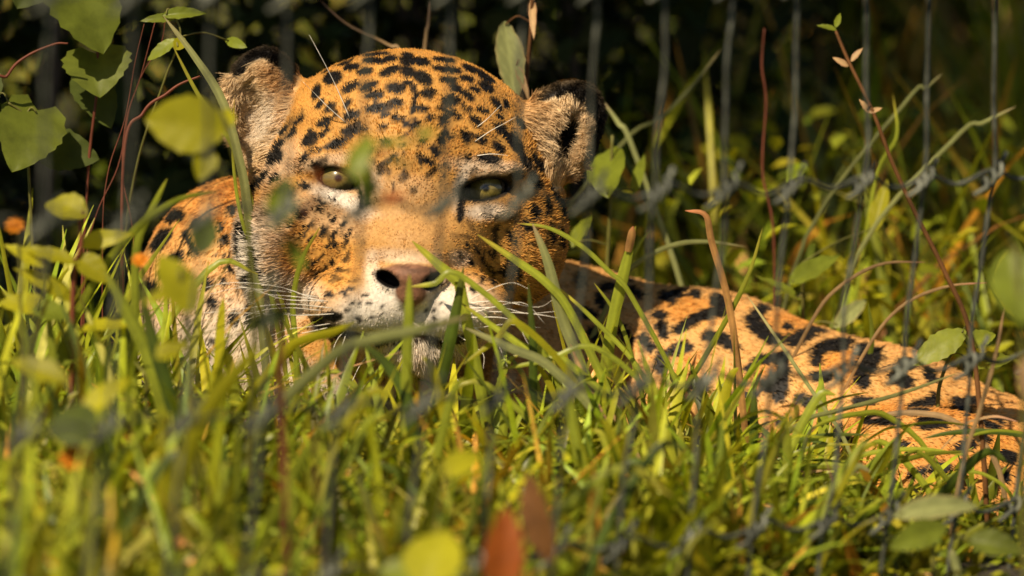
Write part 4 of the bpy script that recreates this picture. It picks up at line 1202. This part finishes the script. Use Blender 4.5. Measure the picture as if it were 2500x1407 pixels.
stalk([(696,640),(690,760),(684,900),(690,1100)], 9, 1700, M_BROWN, 'blurred dark brown stalk in front of the cheek ruff')
stalk([(770,1020),(772,1200),(790,1390)], 9, 2300, M_BROWN, 'dark stalk low among the blurred grass')
# orange flowers
def flower(x, y, w, r, label):
    P = W((x, y, w))
    t = empty('flower', (P[0], P[1], 0))
    e = -FWD * .8 + UP * .6; e /= np.linalg.norm(e)
    a = np.cross(e, RIGHT); a /= np.linalg.norm(a); b = np.cross(e, a)
    st = smooth_path([P, P + np.array([.003, .002, -.03]), np.array([P[0] + .004, P[1] + .004, -.01])], 10)
    V, F = tube(st, 4 / S, 6); build('stem', V, F, M_STEM, t)
    rr = r / S
    for k in range(9):
        th = k / 9 * 6.283
        d = a * math.cos(th) + b * math.sin(th); s = np.cross(e, d)
        V = [P, P + d * rr * .5 + s * rr * .28 + e * rr * .25, P + d * rr * .95 + s * rr * .2 + e * rr * .2, P + d * rr * 1.05 + e * rr * .12, P + d * rr * .95 - s * rr * .2 + e * rr * .2, P + d * rr * .5 - s * rr * .28 + e * rr * .25]
        build('petal', np.array(V), [(0, 1, 2, 3), (0, 3, 4, 5)], M_PETAL, t)
    th = np.linspace(0, math.pi / 2, 5); V = []; F = []
    for i, q in enumerate(th):
        for j in range(8):
            f = j / 8 * 6.283
            V.append(P + e * rr * .4 * math.cos(q) + (a * math.cos(f) + b * math.sin(f)) * rr * .42 * math.sin(q))
    for i in range(4):
        for j in range(8):
            F.append((i * 8 + j, i * 8 + (j + 1) % 8, (i + 1) * 8 + (j + 1) % 8, (i + 1) * 8 + j))
    build('flower_head', np.array(V), F, M_PETAL, t)
    tag(t, label, 'flower')
flower(36, 552, 1300, 22, 'small orange flower in the dark beyond the yellow-leaved weed')
flower(342, 636, 1100, 20, 'small orange flower touching the orange shoulder')
flower(182, 1120, 2000, 34, 'orange flower low in the turf under the round-leaved weed')
flower(112, 1398, 2400, 34, 'orange flower at the bottom of the blurred grass')
# ------------------------------------------------------------------ thicket, and boughs added out of view to shade it
def leaf_cloud(P, size, rng, tone=(.6, 1.3)):
    """many small folded leaves at points P"""
    n = len(P)
    L = rng.uniform(*size, n); az = rng.uniform(0, 6.283, n); tilt = rng.normal(-.2, .5, n)
    d = np.stack([np.cos(az) * np.cos(tilt), np.sin(az) * np.cos(tilt), np.sin(tilt)], 1)
    s = np.cross(d, rng.normal(0, .45, (n, 3)) + np.array([0, 0, 1])); s /= np.linalg.norm(s, axis=1)[:, None]
    nr = np.cross(s, d); wd = L * rng.uniform(.4, .62, n)
    prof = [(0, 0, 0), (.35, .5, .10), (.35, -.5, .10), (.4, 0, 0), (.75, .36, .06), (.75, -.36, .06), (1, 0, -.12)]
    V = np.stack([P + d * (L * a)[:, None] + s * (wd * b)[:, None] + nr * (L * c_)[:, None] for a, b, c_ in prof], 1).reshape(-1, 3)
    q = np.array([[0, 2, 3], [0, 3, 1], [2, 5, 3], [3, 5, 6], [3, 6, 4], [3, 4, 1]])
    F = (np.arange(n)[:, None, None] * 7 + q[None]).reshape(-1, 3)
    t = np.ones((n, 3)) * rng.uniform(*tone, (n, 1)) * np.stack([rng.uniform(.8, 1.25, n), np.ones(n), rng.uniform(.7, 1.3, n)], 1)
    return V, F, np.repeat(t, 7, 0)
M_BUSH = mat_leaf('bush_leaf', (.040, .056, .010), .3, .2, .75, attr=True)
M_TREE = mat_leaf('added_tree_leaf', (.060, .085, .015), .3, .25, .45, attr=True)
M_BARK = mat_plain('bark', (.075, .052, .034), .9)
def bush(c, r, n, label, seed, size=(.022, .05)):
    rng = np.random.default_rng(seed)
    t = empty('bush', (c[0], c[1], 0))
    cl = rng.normal(0, 1, (26, 3)); cl /= np.linalg.norm(cl, axis=1)[:, None]
    cl = np.array([c[0], c[1], r[2]]) + cl * np.array(r) * rng.uniform(.45, 1, (26, 1))
    cl[:, 2] = np.maximum(cl[:, 2], .05)
    P = cl[rng.integers(0, 26, n)] + rng.normal(0, 1, (n, 3)) * np.array(r) * .20
    P[:, 2] = np.abs(P[:, 2]) + .01
    V, F, tn = leaf_cloud(P, size, rng)
    build('crown', V, F, M_BUSH, t, True, tn)
    for k in cl[:12]:
        b = np.array([c[0] + rng.normal(0, .03), c[1] + rng.normal(0, .03), -.02])
        V, F = tube(smooth_path([b, (b + k) / 2 + rng.normal(0, .03, 3), k], 10), np.linspace(.006, .0025, 10), 6)
        build('branch', V, F, M_BARK, t)
    tag(t, label, 'bush')
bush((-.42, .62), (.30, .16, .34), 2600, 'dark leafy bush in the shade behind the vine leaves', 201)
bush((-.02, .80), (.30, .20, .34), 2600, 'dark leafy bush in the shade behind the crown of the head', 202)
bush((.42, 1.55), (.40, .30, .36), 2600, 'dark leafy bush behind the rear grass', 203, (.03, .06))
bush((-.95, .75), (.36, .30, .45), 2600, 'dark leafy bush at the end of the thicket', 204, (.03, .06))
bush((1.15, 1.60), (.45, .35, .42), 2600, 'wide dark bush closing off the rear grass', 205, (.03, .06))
# added to darken the rear: unseen trunk, boughs reaching forward overhead
def added_tree(base, label, boughs, n_leaf, seed, size=(.05, .10)):
    rng = np.random.default_rng(seed)
    t = empty('added_tree', (base[0], base[1], 0))
    top = np.array([base[0] + .1, base[1] - .1, 2.6])
    V, F = tube(smooth_path([np.array([base[0], base[1], -.05]), np.array([base[0] + .04, base[1], 1.0]), top], 16), np.linspace(.11, .05, 16), 12)
    build('trunk', V, F, M_BARK, t)
    P = []
    for (bx, by, bz, rx, ry, rz, k) in boughs:
        st = np.array([base[0] + .05, base[1] - .03, min(bz * .8, 1.9)])
        V, F = tube(smooth_path([st, (st + np.array([bx, by, bz])) / 2 + np.array([0, 0, .12]), np.array([bx, by, bz])], 12), np.linspace(.035, .008, 12), 8)
        build('limb', V, F, M_BARK, t)
        m = int(n_leaf * k)
        cl = rng.normal(0, .55, (max(6, m // 60), 3)) * np.array([rx, ry, rz]) + np.array([bx, by, bz])
        P.append(cl[rng.integers(0, len(cl), m)] + rng.normal(0, .085, (m, 3)))
    P = np.vstack(P)
    # crown shaped for the light: leaves that would shadow the animal are dropped
    h = P[:, 2] - .30
    gy_ = P[:, 1] - SUN[1] / SUN[2] * h
    P = P[(gy_ > .22) & (P[:, 2] > .95)]
    V, F, tn = leaf_cloud(P, size, rng)
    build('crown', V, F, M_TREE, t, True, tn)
    tag(t, label, 'added_tree')
added_tree((-1.75, .75), 'leafy trunk and boughs added out of view to shade the thicket',
     [(-1.25, -.15, 1.45, .55, .5, .25, 1.0), (-.75, .10, 1.55, .5, .5, .25, 1.0), (-1.0, -.60, 1.9, .5, .5, .25, .9), (-1.4, .6, 1.9, .6, .6, .4, .8), (-.45, -.30, 1.75, .4, .4, .25, .22), (-.1, .3, 1.7, .5, .5, .3, .18), (-.25, .75, 1.6, .5, .4, .3, .45)], 1700, 301)
